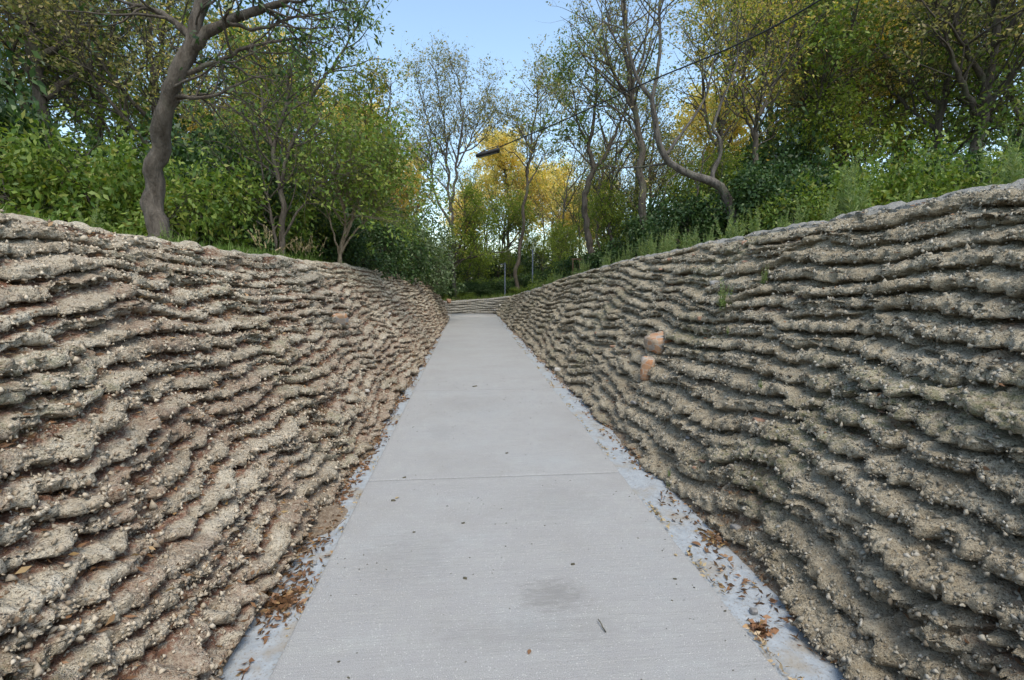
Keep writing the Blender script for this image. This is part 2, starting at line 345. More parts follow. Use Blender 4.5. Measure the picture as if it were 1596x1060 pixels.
    def blur(A):
        B = A.copy(); B[1:-1] = .2 * A[:-2] + .6 * A[1:-1] + .2 * A[2:]; return B
    D = blur(D); H_ = blur(H_); dZ = blur(dZ)
    off = RUN + D * nh - H_
    PX = X[:, None] + Nx[:, None] * off; PY = Y[:, None] + Ny[:, None] * off; PZ = Z + D * nz + dZ + droop
    # rim top: rolls over the rim and dives into the soil behind
    capn = 16; cs = np.linspace(0, 1, capn)[1:]
    last = np.stack([PX[:, -1], PY[:, -1], PZ[:, -1]], -1)
    Uc = us[:, None] + 0 * cs[None]
    rim = .035 * np.sin(np.clip(cs * 2.2, 0, 1) * math.pi)[None] * (1 + .8 * perlin(Uc * 5, cs[None] * 3, sd + 13)) + .010 * fbm(Uc * 14, cs[None] * 5, sd + 14, 3)
    cz = last[:, 2:3] + rim - .16 * smooth(.45, 1, cs)[None]
    cX = last[:, 0:1] + Nx[:, None] * .5 * cs[None]; cY = last[:, 1:2] + Ny[:, None] * .5 * cs[None]
    P = np.stack([np.concatenate([PX, cX], 1), np.concatenate([PY, cY], 1), np.concatenate([PZ, cz], 1)], -1)
    nu, nvt = P.shape[:2]
    F = grid_faces(nu, nvt)
    if side == 'R': F = F[:, ::-1]
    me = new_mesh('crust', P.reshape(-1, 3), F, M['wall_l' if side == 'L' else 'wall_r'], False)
    tread = smooth(.08, .25, fr) * (1 - smooth(.55, .62, fr))
    if side == 'L': lit = np.maximum(tread * smooth(-.5, .1, perlin(U * 1.2, V_ * 1.1, 77) + .5 * (1 - S)), smooth(.05, .4, perlin(U * 2.3, V_ * 3.1, 79) + .35 * (.6 - S)) * .45) 
    else: lit = tread * smooth(.15, .6, perlin(U * 1.5, V_ * 1.5, 78)) * .7
    lit = np.maximum(lit, 1 - smooth(.0, .06, Z))
    moss = smooth(.25, .5, perlin(U * .8, V_ * 1.3, sd + 20)) * (.5 if side == 'R' else .35)
    cap = np.zeros((nu, nvt)); 
    if side == 'R': cap[:, nv - 6:nv + 14] = 1; cap = np.maximum(cap, .95 * smooth(30.2, 31.2, us)[:, None])  # grey rim cap; the far stretch is greyed to paint in its shade
    pad = np.zeros((nu, capn - 1))
    attr(me, 'litter', np.concatenate([lit, pad], 1)); attr(me, 'moss', np.concatenate([moss, pad], 1)); attr(me, 'cap', cap)  # cap holds the grey rim cap and the painted shade of the far right wall
    rootp = (float(X[0]), float(Y[0]), 0)
    return me, dict(P=P[:, :nv], fr=fr, Y=PY, lit=lit, S=S, Z=Z, us=us, N=np.stack([Nx, Ny], 1))
meL, WL = build_wall('L'); meR, WR = build_wall('R')
wallL = empty('retaining_wall', (0, 0, 0), 'warm brown layered earth crust bank left of the concrete path, strewn with russet leaf litter', 'retaining wall')
wallR = empty('retaining_wall', (0, 0, 0), 'grey layered earth crust bank right of the path, curving across its far end, with red stones', 'retaining wall')
link('crust', meL, wallL); link('crust', meR, wallR)

# ------------------------------------------------------------------ ground sheet
def foot_field(x, y):
    """distance outside the corridor, rim height at the nearest foot point"""
    best = np.full(x.shape, 1e9); hh = np.zeros(x.shape); rr = np.zeros(x.shape)
    for pts, H, side in ((footL, HL, 'L'), (footR, HR_, 'R')):
        _, L = curve(pts); u = np.arange(0, L[-1], .2); X, Y, _, _ = eval_curve(pts, u); h = np.interp(u - 7, *H); rn = run_of(h, u, side)
        for i in range(len(u)):
            d = (x - X[i]) ** 2 + (y - Y[i]) ** 2; m = d < best
            best = np.where(m, d, best); hh = np.where(m, h[i], hh); rr = np.where(m, rn[i], rr)
    best = np.sqrt(best)
    xl = np.interp(y, [-7, 2.2, 3.6, 8, 20.3], [-1.08, -1.03, -.985, -.945, -.84]); xr = np.interp(y, [-7, 2.4, 10, 23.4], [1.53, 1.495, 1.46, 1.4])
    inside = ((x > xl) & (x < xr) & (y < 23.7)) | ((y > 21.3 + .03 * np.clip(-x - 1.7, 0, 99)) & (y < 24.1 + .03 * np.clip(-x, 0, 99)) & (x < .8) & (x > -16))
    return np.where(inside, -best, best), hh, rr
def gz(x, y, full=False):
    x = np.atleast_1d(np.asarray(x, float)); y = np.atleast_1d(np.asarray(y, float))
    sd, h, rn = foot_field(x, y)
    up = h - .03 + .07 * np.clip(sd - rn, 0, 12) + .05 * perlin(x * .4, y * .4, 60) * smooth(0, 2, sd - rn) + .6 * smooth(20, 120, sd) * (1 + perlin(x * .01, y * .01, 61))
    slope = -.10 + (h + .0) * np.clip((sd - .35) / np.maximum(rn + .05, .1), 0, 1)
    z = np.where(sd < rn + .40, np.minimum(slope, h - .15), up)
    z = np.where(sd < .1, -.12, z)
    return z
def gax(lo, hi, fine_lo, fine_hi, st):
    a = list(np.arange(fine_lo, fine_hi, st)); v = fine_hi; g = st
    while v < hi: a.append(v); g *= 1.25; v += g
    a.append(hi); v = fine_lo - st; g = st; b = []
    while v > lo: b.append(v); g *= 1.25; v -= g
    b.append(lo); return np.array(b[::-1] + a)
gx = gax(-600, 600, -7, 8, .22); gy = gax(-300, 900, -7, 30, .22)
GX, GY = np.meshgrid(gx, gy, indexing='ij'); GZ = gz(GX.ravel(), GY.ravel()).reshape(GX.shape)
gme = new_mesh('ground', np.stack([GX, GY, GZ], -1).reshape(-1, 3), grid_faces(len(gx), len(gy)), M['soil'])
tag(link('ground', gme), kind='structure')

# ------------------------------------------------------------------ path slabs and pale strips
def wob(v, a, s): return a * fbm(v * 1.7, v * 0, s, 4, .6)
def build_path():
    acc = Acc(); joints = [-6, -2.6, .55, 3.69, 6.83, 9.97, 13.1, 16.3, 19.4, 21.6]
    for a, b in zip(joints[:-1], joints[1:]):
        g = .0018; ys = np.linspace(a + g, b - g, 160); m = len(ys)
        xl = PL + wob(ys, .003, 5); xr = PR + wob(ys, .010, 6) + .006 * perlin(ys * 9, ys * 0, 8)
        prof = [(0, -.12), (0, -.010), (.004, -.003), (.011, 0)]
        cols = []
        for dx, z in prof: cols.append(np.stack([xl + dx, ys, np.full(m, z)], 1))
        for f in np.linspace(.02, .98, 6): cols.append(np.stack([xl + (xr - xl) * f, ys, np.zeros(m)], 1))
        for dx, z in prof[::-1]: cols.append(np.stack([xr - dx, ys, np.full(m, z)], 1))
        V = np.stack(cols, 0)
        V[:, 0, 2] -= .004; V[:, -1, 2] -= .004
        F = grid_faces(V.shape[0], m); acc.add(V.reshape(-1, 3), F)
    # the bend to the left at the far end
    acc.box((.205, 22.8 + .003, -.06), (.985, 1.197, .06)); acc.box((-8, 22.85, -.06), (7.217, 1.1, .06))
    return acc.mesh('path', M['concrete'], False)
tag(link('path', build_path()), kind='structure')
def build_strips():
    acc = Acc()
    ys = np.linspace(-6, 21.2, 700)
    for (x0, x1, z) in ((PL - .40, PL + .03, -.034), (PR - .03, PR + .46, -.016)):
        xs = np.linspace(x0, x1, 8); X, Y = np.meshgrid(xs, ys, indexing='ij'); Z = z + .004 * perlin(X * 9, Y * 6, 12) 
        acc.add(np.stack([X, Y, Z], -1).reshape(-1, 3), grid_faces(8, 700)[:, ::1])
    acc.box((.2, 22.8, -.04), (1.4, 1.5, .02)); acc.box((-8, 22.85, -.045), (7.2, 1.4, .02))
    return acc.mesh('pavement_edge', M['strip'], True)
tag(link('pavement_edge', build_strips()), kind='structure')

# ------------------------------------------------------------------ leaves, stones, bits
def leaf_quads(pos, d, L, W, rng, fold=.15):
    d = nrm(d); n = len(pos); rnd = rng.normal(size=(n, 3)); s = nrm(np.cross(d, rnd)); nn = np.cross(d, s)
    L = np.broadcast_to(np.asarray(L, float), (n,))[:, None]; W = np.broadcast_to(np.asarray(W, float), (n,))[:, None]
    V = np.stack([pos, pos + d * L * .45 + s * W * .5 + nn * W * fold, pos + d * L, pos + d * L * .45 - s * W * .5 + nn * W * fold], 1)
    return V.reshape(-1, 3), np.arange(4 * n).reshape(-1, 4)
def rock(rng, size, flat=1., sharp=.5, n=22):
    th = np.linspace(0, math.pi, 12); phi = np.linspace(0, 2 * math.pi, n, endpoint=False)
    T, Ph = np.meshgrid(th, phi, indexing='ij'); D = np.stack([np.sin(T) * np.cos(Ph), np.sin(T) * np.sin(Ph), np.cos(T)], -1)
    pl = np.vstack([nrm(np.vstack([np.eye(3), -np.eye(3)]) + rng.normal(0, .16, (6, 3))), nrm(rng.normal(size=(6, 3)))]); off = np.concatenate([rng.uniform(.6, .85, 6), rng.uniform(.85, 1.1, 6)])
    r = np.ones(T.shape) * 1.3
    for k in range(12):
        c = D @ pl[k]; r = np.where(c > .05, np.minimum(r, off[k] / np.maximum(c, .05)), r)
    r = r ** sharp if sharp < 1 else r
    V = D * r[..., None] * size; V[..., 2] *= flat
    i = np.arange(11)[:, None] * n + np.arange(n)[None]; j = np.arange(11)[:, None] * n + (np.arange(n)[None] + 1) % n
    return V.reshape(-1, 3), np.stack([i, i + n, j + n, j], -1).reshape(-1, 4)
rs = np.random.default_rng(3)
def wall_point(W, px, py):
    """the wall vertex whose photo position is nearest the pixel and nearest the camera"""
    P = W['P'].reshape(-1, 3); d = P - np.array([0, 0, EYE]); z = d @ FW
    ok = z > .3; x = np.where(ok, CX + F_PX * (d @ RT) / np.maximum(z, .1), 1e6); y = np.where(ok, CY - F_PX * (d @ UP) / np.maximum(z, .1), 1e6)
    e = np.hypot(x - px, y - py); idx = np.where(e < 4)[0]
    if len(idx) == 0: idx = [int(np.argmin(e))]
    i = idx[int(np.argmin(z[idx]))]; return P[i], z[i]
def embed(W, parent, px, py, size_px, mat, name, label, flat=None, rot=None, wide=None, sink=.35):
    flat = rs.uniform(.5, .8) if flat is None else flat; rot = rs.uniform(0, 3) if rot is None else rot; wide = rs.uniform(.9, 1.4) if wide is None else wide
    p, z = wall_point(W, px, py); s = size_px * z / F_PX * (.8 if size_px < 9 else 1)
    V, F = rock(rs, 1., flat, 1.0, 24); V = V * (1 + .05 * fbm(V[:, 0] * 3 + px, V[:, 2] * 3 + V[:, 1] * 2, 3, 3))[:, None] * s * np.array([wide, wide, 1]); c, q = math.cos(rot), math.sin(rot); V = V @ np.array([[c, -q, 0], [q, c, 0], [0, 0, 1]]).T
    side = -1 if p[0] < 0 else 1
    o = link(name, new_mesh(name, V + p + np.array([side * s * sink, 0, -.1 * s]), F, M[mat], False), parent)
    if label: o['label'] = label
for a in ((1030, 530, 24, 'red', 'red blocky stone with grey joints set in the crust', .8, .3, 1.15, .05), (1008, 568, 17, 'red', 'upright red and grey stone below the blocky one', 1.5, .9, .8, .05)):
    embed(WR, wallR, a[0], a[1], a[2], a[3], 'embedded_stone', a[4], a[5], a[6], a[7], a[8])
for a in ((1180, 652, 11, 'orange_stone', 'orange stone near the right picture edge'), (1088, 495, 6, 'orange_stone', None), (1094, 718, 6, 'orange_stone', None), (1082, 727, 4, 'orange_stone', None),
          (925, 520, 5, 'orange_stone', None), (954, 536, 5, 'orange_stone', None), (1155, 380, 7, 'orange_stone', None), (1078, 395, 5, 'orange_stone', None), (1041, 401, 5, 'orange_stone', None), (1159, 405, 6, 'orange_stone', None),
          (1027, 421, 4, 'orange_stone', None), (905, 521, 3, 'white_stone', None), (1110, 440, 12, 'stone', None), (988, 630, 8, 'stone', None), (1145, 820, 9, 'stone', None), (778, 473, 3, 'white_stone', None), (768, 481, 3, 'stone', None), (1068, 680, 5, 'stone', None), (866, 575, 6, 'white_stone', 'small pale stone at the crust foot')):
    embed(WR, wallR, a[0], a[1], a[2], a[3], 'embedded_stone', a[4])
for a in ((530, 492, 15, 'red', 'large tan and red stone in the crust', .8, .4, 1.3),): embed(WL, wallL, a[0], a[1], a[2], a[3], 'embedded_stone', a[4], a[5], a[6], a[7])
for a in ((623, 473, 3, 'white_stone'), (611, 487, 3, 'white_stone'), (650, 491, 3, 'white_stone'), (605, 499, 4, 'orange_stone'), (453, 423, 4, 'orange_stone'), (537, 465, 3, 'orange_stone'), (518, 447, 3, 'orange_stone'), (577, 610, 5, 'white_stone'), (696, 470, 2.5, 'orange_stone'), (413, 487, 5, 'stone')):
    embed(WL, wallL, a[0], a[1], a[2], a[3], 'embedded_stone', None)
# boulders at the far corner
for k, (px, py, s, m, lb) in enumerate(((700, 469, .11, 'orange_stone', 'small tan boulder on top of the far end of the left bank'), (692, 472, .10, 'stone', 'grey boulder beside the tan one at the far end of the left bank'))):
    V, F = rock(rs, s * 1.1, .9, 1.); p = at(px, py, 21.0); tag(link('boulder', new_mesh('boulder', V, F, M[m], False), None, p), lb, 'boulder')

def crumbs(W, parent, mat, n, seed):
    rng = np.random.default_rng(seed); P = W['P']; fr = W['fr']; du = np.gradient(W['us'])[:, None]
    dist = np.hypot(P[..., 0], P[..., 1]); wgt = (P[..., 1] > -.3) * (P[..., 1] < 26) * (P[..., 2] > -.02) * du / (1.2 + dist) ** 1.6 * (.35 + smooth(.62, .75, fr) + (1 - smooth(.05, .25, fr))) * (.3 + np.clip(.6 + fbm(W['us'][:, None] * 3, W['S'] * 7, seed, 3), 0, 2)); wf = wgt.ravel() / wgt.sum()
    i = rng.choice(len(wf), n, p=wf); pos = P.reshape(-1, 3)[i] + rng.normal(0, .006, (n, 3)); sz = (.0035 + .0075 * rng.random(n) ** 2.5 + .006 * (rng.random(n) < .02)) * (1 + .06 * dist.ravel()[i])
    o = np.array([[1, 0, 0], [-1, 0, 0], [0, 1, 0], [0, -1, 0], [0, 0, 1], [0, 0, -1.]]); V = o[None] * rng.uniform(.6, 1.4, (n, 6, 1)) + rng.normal(0, .28, (n, 6, 3)); V = pos[:, None] + V * sz[:, None, None]
    f = np.array([[0, 2, 4], [2, 1, 4], [1, 3, 4], [3, 0, 4], [2, 0, 5], [1, 2, 5], [3, 1, 5], [0, 3, 5]]); F = (np.arange(n)[:, None, None] * 6 + f[None]).reshape(-1, 3)
    o = link('crumbs', new_mesh('crumbs', V.reshape(-1, 3), F, mat, False), parent); o['kind'] = 'stuff'
def crumb_mat(name, stops):
    t = NT(name); g = t.n('NewGeometry'); t.col(t.ramp(g.outputs['Random Per Island'], stops)); t.rough(.95); return t.m
M['crumb_l'] = crumb_mat('warm crumbs', [(0, (.16, .11, .07)), (.25, (.34, .28, .205)), (.85, (.49, .42, .32)), (1, (.56, .49, .39))])
M['crumb_r'] = crumb_mat('grey crumbs', [(0, (.11, .09, .065)), (.25, (.24, .21, .16)), (.85, (.35, .315, .25)), (1, (.42, .39, .33))])
crumbs(WL, wallL, M['crumb_l'], 60000, 201); crumbs(WR, wallR, M['crumb_r'], 70000, 202)
# brown soil washed off the banks onto the pale strips
def soil_spill(W, side, seed, wmax):
    Pn = W['P']; us = W['us']; m = (us < 27) & (us > 6.5); ii = np.where(m)[0]; y = np.interp(us, us, np.median(Pn[:, 3:9, 1], 1))[ii]
    xl = np.interp(y, [-7, 2.2, 3.6, 8, 20.3], [-1.08, -1.03, -.985, -.945, -.84]) if side == 'L' else np.interp(y, [-7, 2.4, 10, 23.4], [1.53, 1.495, 1.46, 1.4]); sg = 1 if side == 'L' else -1
    wd = np.clip(wmax * (.42 + .75 * fbm(y * .9, y * 0, seed, 3) + .22 * perlin(y * 7, y * 0, seed)), .02, wmax * 1.15)
    if side == 'L': wd = np.where((y < 2.75), np.minimum(wd, .045), wd); wd = np.maximum(wd, wmax * 1.25 * smooth(.34, .1, np.abs(y - 3.15)))
    k = 9; t = np.linspace(0, 1, k); X = xl[:, None] - sg * .12 + sg * (t[None] * (wd[:, None] + .12)); z0 = -.034 if side == 'L' else -.016
    Z = z0 + .004 + (.055 * (1 - t[None]) ** 1.3 + .012 * np.abs(perlin(X * 22, y[:, None] * 22, seed)) + .010 * np.abs(perlin(X * 50, y[:, None] * 50, seed + 1))) * smooth(1.0, .75, t)[None] - .008 * smooth(.85, 1., t)[None]
    V = np.stack([X, y[:, None] + 0 * X, Z], -1); F = grid_faces(len(y), k); F = F if side == 'R' else F[:, ::-1]
    return new_mesh('soil_spill', V.reshape(-1, 3), F, M['spill'], False)
def spill_mat():
    t = NT('washed soil'); a = t.noise(26, 4, .7); b_ = t.noise(110, 3, .8); c = t.ramp(a, [(.3, (.16, .115, .075)), (.5, (.27, .21, .15)), (.72, (.38, .32, .24))]); c = t.mix(t.ramp(b_, [(.36, .8), (.5, 0.)]), c, (.10, .06, .035)); t.col(c); t.rough(.95); t.bump(b_, .01, 1.); return t.m
M['spill'] = spill_mat()
for W_, sd__, sz_, wm in ((WL, 'L', 5, .15), (WR, 'R', 6, .15)): tag(link('soil', soil_spill(W_, sd__, sz_, wm)), ('brown soil washed over the pale strip at the foot of the left bank' if sd__ == 'L' else 'thin band of brown soil at the foot of the right bank'), 'soil', kind='stuff')
def path_grit():
    rng = np.random.default_rng(91); n = 700; y = rng.uniform(1.1, 2.8, n) ** 2; x = rng.uniform(PL + .02, PR - .02, n); k = fbm(x * 2, y * 1.3, 91, 3) + rng.normal(0, .4, n) > .1; x, y = x[k], y[k]; n = len(x); sz = rng.uniform(.0012, .0038, n) * (1 + .12 * y)
    o = np.array([[1, 0, 0], [-1, 0, 0], [0, 1, 0], [0, -1, 0], [0, 0, .5], [0, 0, -.5]]); V = (o[None] * rng.uniform(.5, 1.6, (n, 6, 1))) * sz[:, None, None] + np.stack([x, y, .002 + 0 * x], 1)[:, None]
    f = np.array([[0, 2, 4], [2, 1, 4], [1, 3, 4], [3, 0, 4], [2, 0, 5], [1, 2, 5], [3, 1, 5], [0, 3, 5]]); tag(link('grit', new_mesh('grit', V.reshape(-1, 3), (np.arange(n)[:, None, None] * 6 + f[None]).reshape(-1, 3), M['dark_bit'], False)), 'fine dark grit scattered over the concrete path', 'grit', kind='stuff')
path_grit()

# litter scattered on the crust treads and on the strips
def scatter_litter(W, n, smin, smax, seed, lim=24, bias=1.6):
    rng = np.random.default_rng(seed); P = W['P']; wgt = (W['lit'] ** 1.5 + .02) * (P[..., 2] > -.02) * (P[..., 1] < lim) * (P[..., 1] > -.5)
    du = np.gradient(W['us'])[:, None]; wgt = wgt * du * (1 / (1.5 + np.abs(P[..., 1])) ** .5); wf = wgt.ravel() / wgt.sum()
    i = rng.choice(len(wf), n, p=wf); pos = P.reshape(-1, 3)[i] + rng.normal(0, .006, (n, 3)); pos[:, 2] += .008
    d = rng.normal(size=(n, 3)); d[:, 2] = d[:, 2] * .25 - .05
    L = rng.uniform(smin, smax, n); W_ = L * rng.uniform(.12, .45, n)
    return leaf_quads(pos, d, L, W_, rng, .25)
a = Acc(); a.add(*scatter_litter(WL, 42000, .02, .05, 5)); tag(link('leaf_litter', a.mesh('leaf_litter', M['litter'], False)), 'russet dead leaves and needles lodged on the ledges of the left bank', 'leaf litter', kind='stuff')
a = Acc(); a.add(*scatter_litter(WR, 4500, .02, .05, 6)); tag(link('leaf_litter', a.mesh('leaf_litter', M['litter'], False)), 'sparse brown dead leaves lodged on the ledges of the right bank', 'leaf litter', kind='stuff')
def strip_litter(x0, x1, z, n, seed, mat, lab, L0=.02, L1=.05, thresh=.0, edge=None):
    rng = np.random.default_rng(seed); y = rng.uniform(.6 ** .5, 21 ** .5, n * 5) ** 2; x = rng.uniform(x0, x1, n * 5)
    f = fbm(x * 3, y * 2.2, seed, 3) + (0 if edge is None else .9 * smooth(.12, 0, np.abs(x - edge)) - .25)
    k = np.where(f + rng.normal(0, .12, n * 5) > thresh)[0][:n]; x, y = x[k], y[k]; m = len(x)
    pos = np.stack([x, y, np.full(m, z) + rng.uniform(.003, .014, m)], 1); d = rng.normal(size=(m, 3)); d[:, 2] = rng.uniform(-.03, .35, m)
    L = rng.uniform(L0, L1, m); a = Acc(); a.add(*leaf_quads(pos, d, L, L * rng.uniform(.25, .6, m), rng, .3)); return tag(link('leaf_litter', a.mesh('leaf_litter', M[mat], False)), lab, 'leaf litter', kind='stuff')
strip_litter(PL - .26, PL - .005, -.034, 4200, 21, 'litter', 'brown dead leaves in drifts on the pale strip left of the path', thresh=.08, edge=PL - .15)
strip_litter(PR + .01, PR + .34, -.016, 1300, 22, 'litter', 'brown dead leaves in drifts on the pale strip right of the path', thresh=.2, edge=PR + .20)
strip_litter(PR + .005, PR + .05, -.012, 500, 23, 'straw', 'tan leaf flakes along the right edge of the concrete path', .015, .04, thresh=.05)
strip_litter(PL - .05, PL - .002, -.034, 350, 24, 'straw', 'tan leaf flakes along the left edge of the concrete path', .012, .03, thresh=.1)

def twig(pts, r, label, mat='wood', cat='twig', name='twig', group=None):
    pts = np.asarray(pts, float); n = 10; P = resample(pts, n, r * .4, rs); rr = np.linspace(r, r * .5, n) * rs.uniform(.85, 1.15, n); a = Acc(); tubes(a, P[None] - pts[0], rr[None], 6); 
    return tag(link(name, a.mesh(name, M[mat]), None, pts[0]), label, cat, group)
# bits lying on the path at their places in the photo
for px, py, w_, kind, lb in ((722, 815, 7, 'd', 'dark oblong chip on the path above the olive chip'), (725, 901, 9, 'o', 'olive chip standing on edge left of the path middle'), (893, 879, 8, 'o', 'crumpled olive leaf bit above the dark worn patch'),
                           (1052, 902, 7, 'd', 'dark chip near the right edge of the path'), (613, 780, 8, 'o', 'olive chip just below the path joint at the left'), (630, 744, 6, 'd', 'dark crumb just above the path joint at the left'), (790, 706, 5, 'd', 'pale crumb in the middle of the path above the joint'),
                           (740, 602, 8, 'd', 'dark bit far up the path near its middle'), (645, 829, 5, 'd', 'tiny curled dark chip on the left half of the path'), (543, 1056, 5, 'o', 'small chip at the bottom edge of the picture'), (528, 1031, 5, 'd', 'small dark crumb at the bottom left of the path'),
                           (1130, 952, 6, 'd', 'grey flake near the bottom right of the path')):
    p = on_z(px, py, .004); s = w_ * p[1] / F_PX * .5; V, F = rock(rs, 1., .35, 1.); V = V * s * np.array([1.2, .6, 1]); an = rs.uniform(-.6, .6); V = V @ np.array([[math.cos(an), -math.sin(an), 0], [math.sin(an), math.cos(an), 0], [0, 0, 1]]).T
    tag(link('bark_chip', new_mesh('bark_chip', V, F, M['dark_bit'], False), None, p), lb, 'debris')
a_ = on_z(944, 985, .006); b_ = on_z(932, 965, .012); twig([a_, (a_ + b_) / 2 + [0, 0, .006], b_], .0035, 'short dark twig lying on the worn patch of the path', 'dark_bit')
for (p1, p2, p3, lb, r) in (((415, 829), (470, 823), (514, 822), 'dark stick poking out of the left litter onto the path edge', .006), ((495, 835), (520, 822), (540, 808), 'brown stick leaning over the left pale strip', .004), ((440, 868), (470, 862), (500, 850), 'thin stick in the dead leaves at the lower left', .004)):
    P3 = [on_z(*p1, .06), on_z(*p2, .03), on_z(*p3, .012)]; twig(P3, r, lb)
def lone_leaf(px, py, z, w_, mat, lb):
    p = on_z(px, py, z + .004); s = w_ * p[1] / F_PX
    rng = np.random.default_rng(int(px)); t = np.linspace(0, 1, 7); wd = np.sin(t * math.pi) ** .7 * .28; V = []
    for k in range(7):
        zc = .10 * math.sin(t[k] * 3); V += [(t[k] - .5, -wd[k], zc + .12 * wd[k]), (t[k] - .5, 0, zc), (t[k] - .5, wd[k], zc + .14 * wd[k])]
    V = np.array(V) * s; an = rng.uniform(0, 6.28); V = V @ np.array([[math.cos(an), -math.sin(an), 0], [math.sin(an), math.cos(an), 0], [0, 0, 1]]).T
    tag(link('fallen_leaf', new_mesh('fallen_leaf', V, grid_faces(7, 3), M[mat], True), None, p), lb, 'leaf')
def leaf_pile(px, py, n, rad, seed, z, lb):
    rng = np.random.default_rng(seed); c = on_z(px, py, z); pos = c + np.stack([rng.normal(0, rad * .6, n), rng.normal(0, rad, n), rng.uniform(.004, .03, n)], 1); d = rng.normal(size=(n, 3)); d[:, 2] *= .35; L = rng.uniform(.02, .05, n)
    a = Acc(); a.add(*leaf_quads(pos, d, L, L * rng.uniform(.35, .65, n), rng, .35)); tag(link('leaf_litter', a.mesh('leaf_litter', M['litter'], False)), lb, 'leaf litter', kind='stuff')
leaf_pile(443, 940, 130, .05, 301, -.034, 'heap of brown leaves on the left pale strip near the bottom left')
leaf_pile(1187, 985, 70, .03, 302, -.016, 'heap of brown leaves on the right pale strip at the picture edge')
leaf_pile(1115, 845, 80, .05, 303, -.016, 'heap of dark brown leaves against the foot of the right bank')
lone_leaf(825, 1016, 0, 12, 'litter', 'single russet leaf on the concrete near the bottom of the picture')
lone_leaf(1053, 865, 0, 8, 'straw', 'small tan leaf on the path close to its right edge')
lone_leaf(619, 776, 0, 8, 'straw', 'tan leaf on the path just above the olive chip')
lone_leaf(472, 921, -.03, 16, 'litter', 'curled brown leaf on the left pale strip against the path edge')
lone_leaf(1085, 848, -.012, 18, 'litter', 'brown curled leaf on the right pale strip')
V, F = rock(rs, 1., .8, .8); p = on_z(1174, 952, 0); tag(link('pebble', new_mesh('pebble', V * .019, F, M['stone'], True), None, p), 'rounded grey pebble on the right pale strip near the bottom right', 'pebble')
V, F = rock(rs, 1., .8, .8); p = on_z(491, 917 - 40, -.02); tag(link('pebble', new_mesh('pebble', V * .012, F, M['stone'], True), None, p), 'small grey pebble on the left pale strip', 'pebble')

# ------------------------------------------------------------------ tree builder
def rnd_dirs(rng, T, spread, up, n=None):
    v = rng.normal(size=T.shape); v -= (v * T).sum(-1, keepdims=True) * T; v = nrm(v)
    return nrm(T * (1 - spread) + v * spread + np.array([0, 0, up]))
def walk(rng, start, d, L, n, wig, up):
    B = len(start); P = np.zeros((B, n, 3)); P[:, 0] = start; step = (L / (n - 1))[:, None]
    for k in range(1, n):
        d = nrm(d + rng.normal(0, wig, (B, 3)) + np.array([0, 0, up])); P[:, k] = P[:, k - 1] + d * step
    return P
def pick(rng, P, r, cnt, t0, t1=1.):
    """cnt random attachment points on each polyline: pos, tangent, radius, t"""
    B, n, _ = P.shape; t = rng.uniform(t0, t1, (B, cnt)); f = t * (n - 1); i = np.clip(f.astype(int), 0, n - 2); q = (f - i)[..., None]
    b = np.arange(B)[:, None]; pos = P[b, i] * (1 - q) + P[b, i + 1] * q; T = nrm(P[b, i + 1] - P[b, i]); rr = r[b, i] * (1 - q[..., 0]) + r[b, i + 1] * q[..., 0]
    return pos.reshape(-1, 3), T.reshape(-1, 3), rr.ravel(), t.ravel()
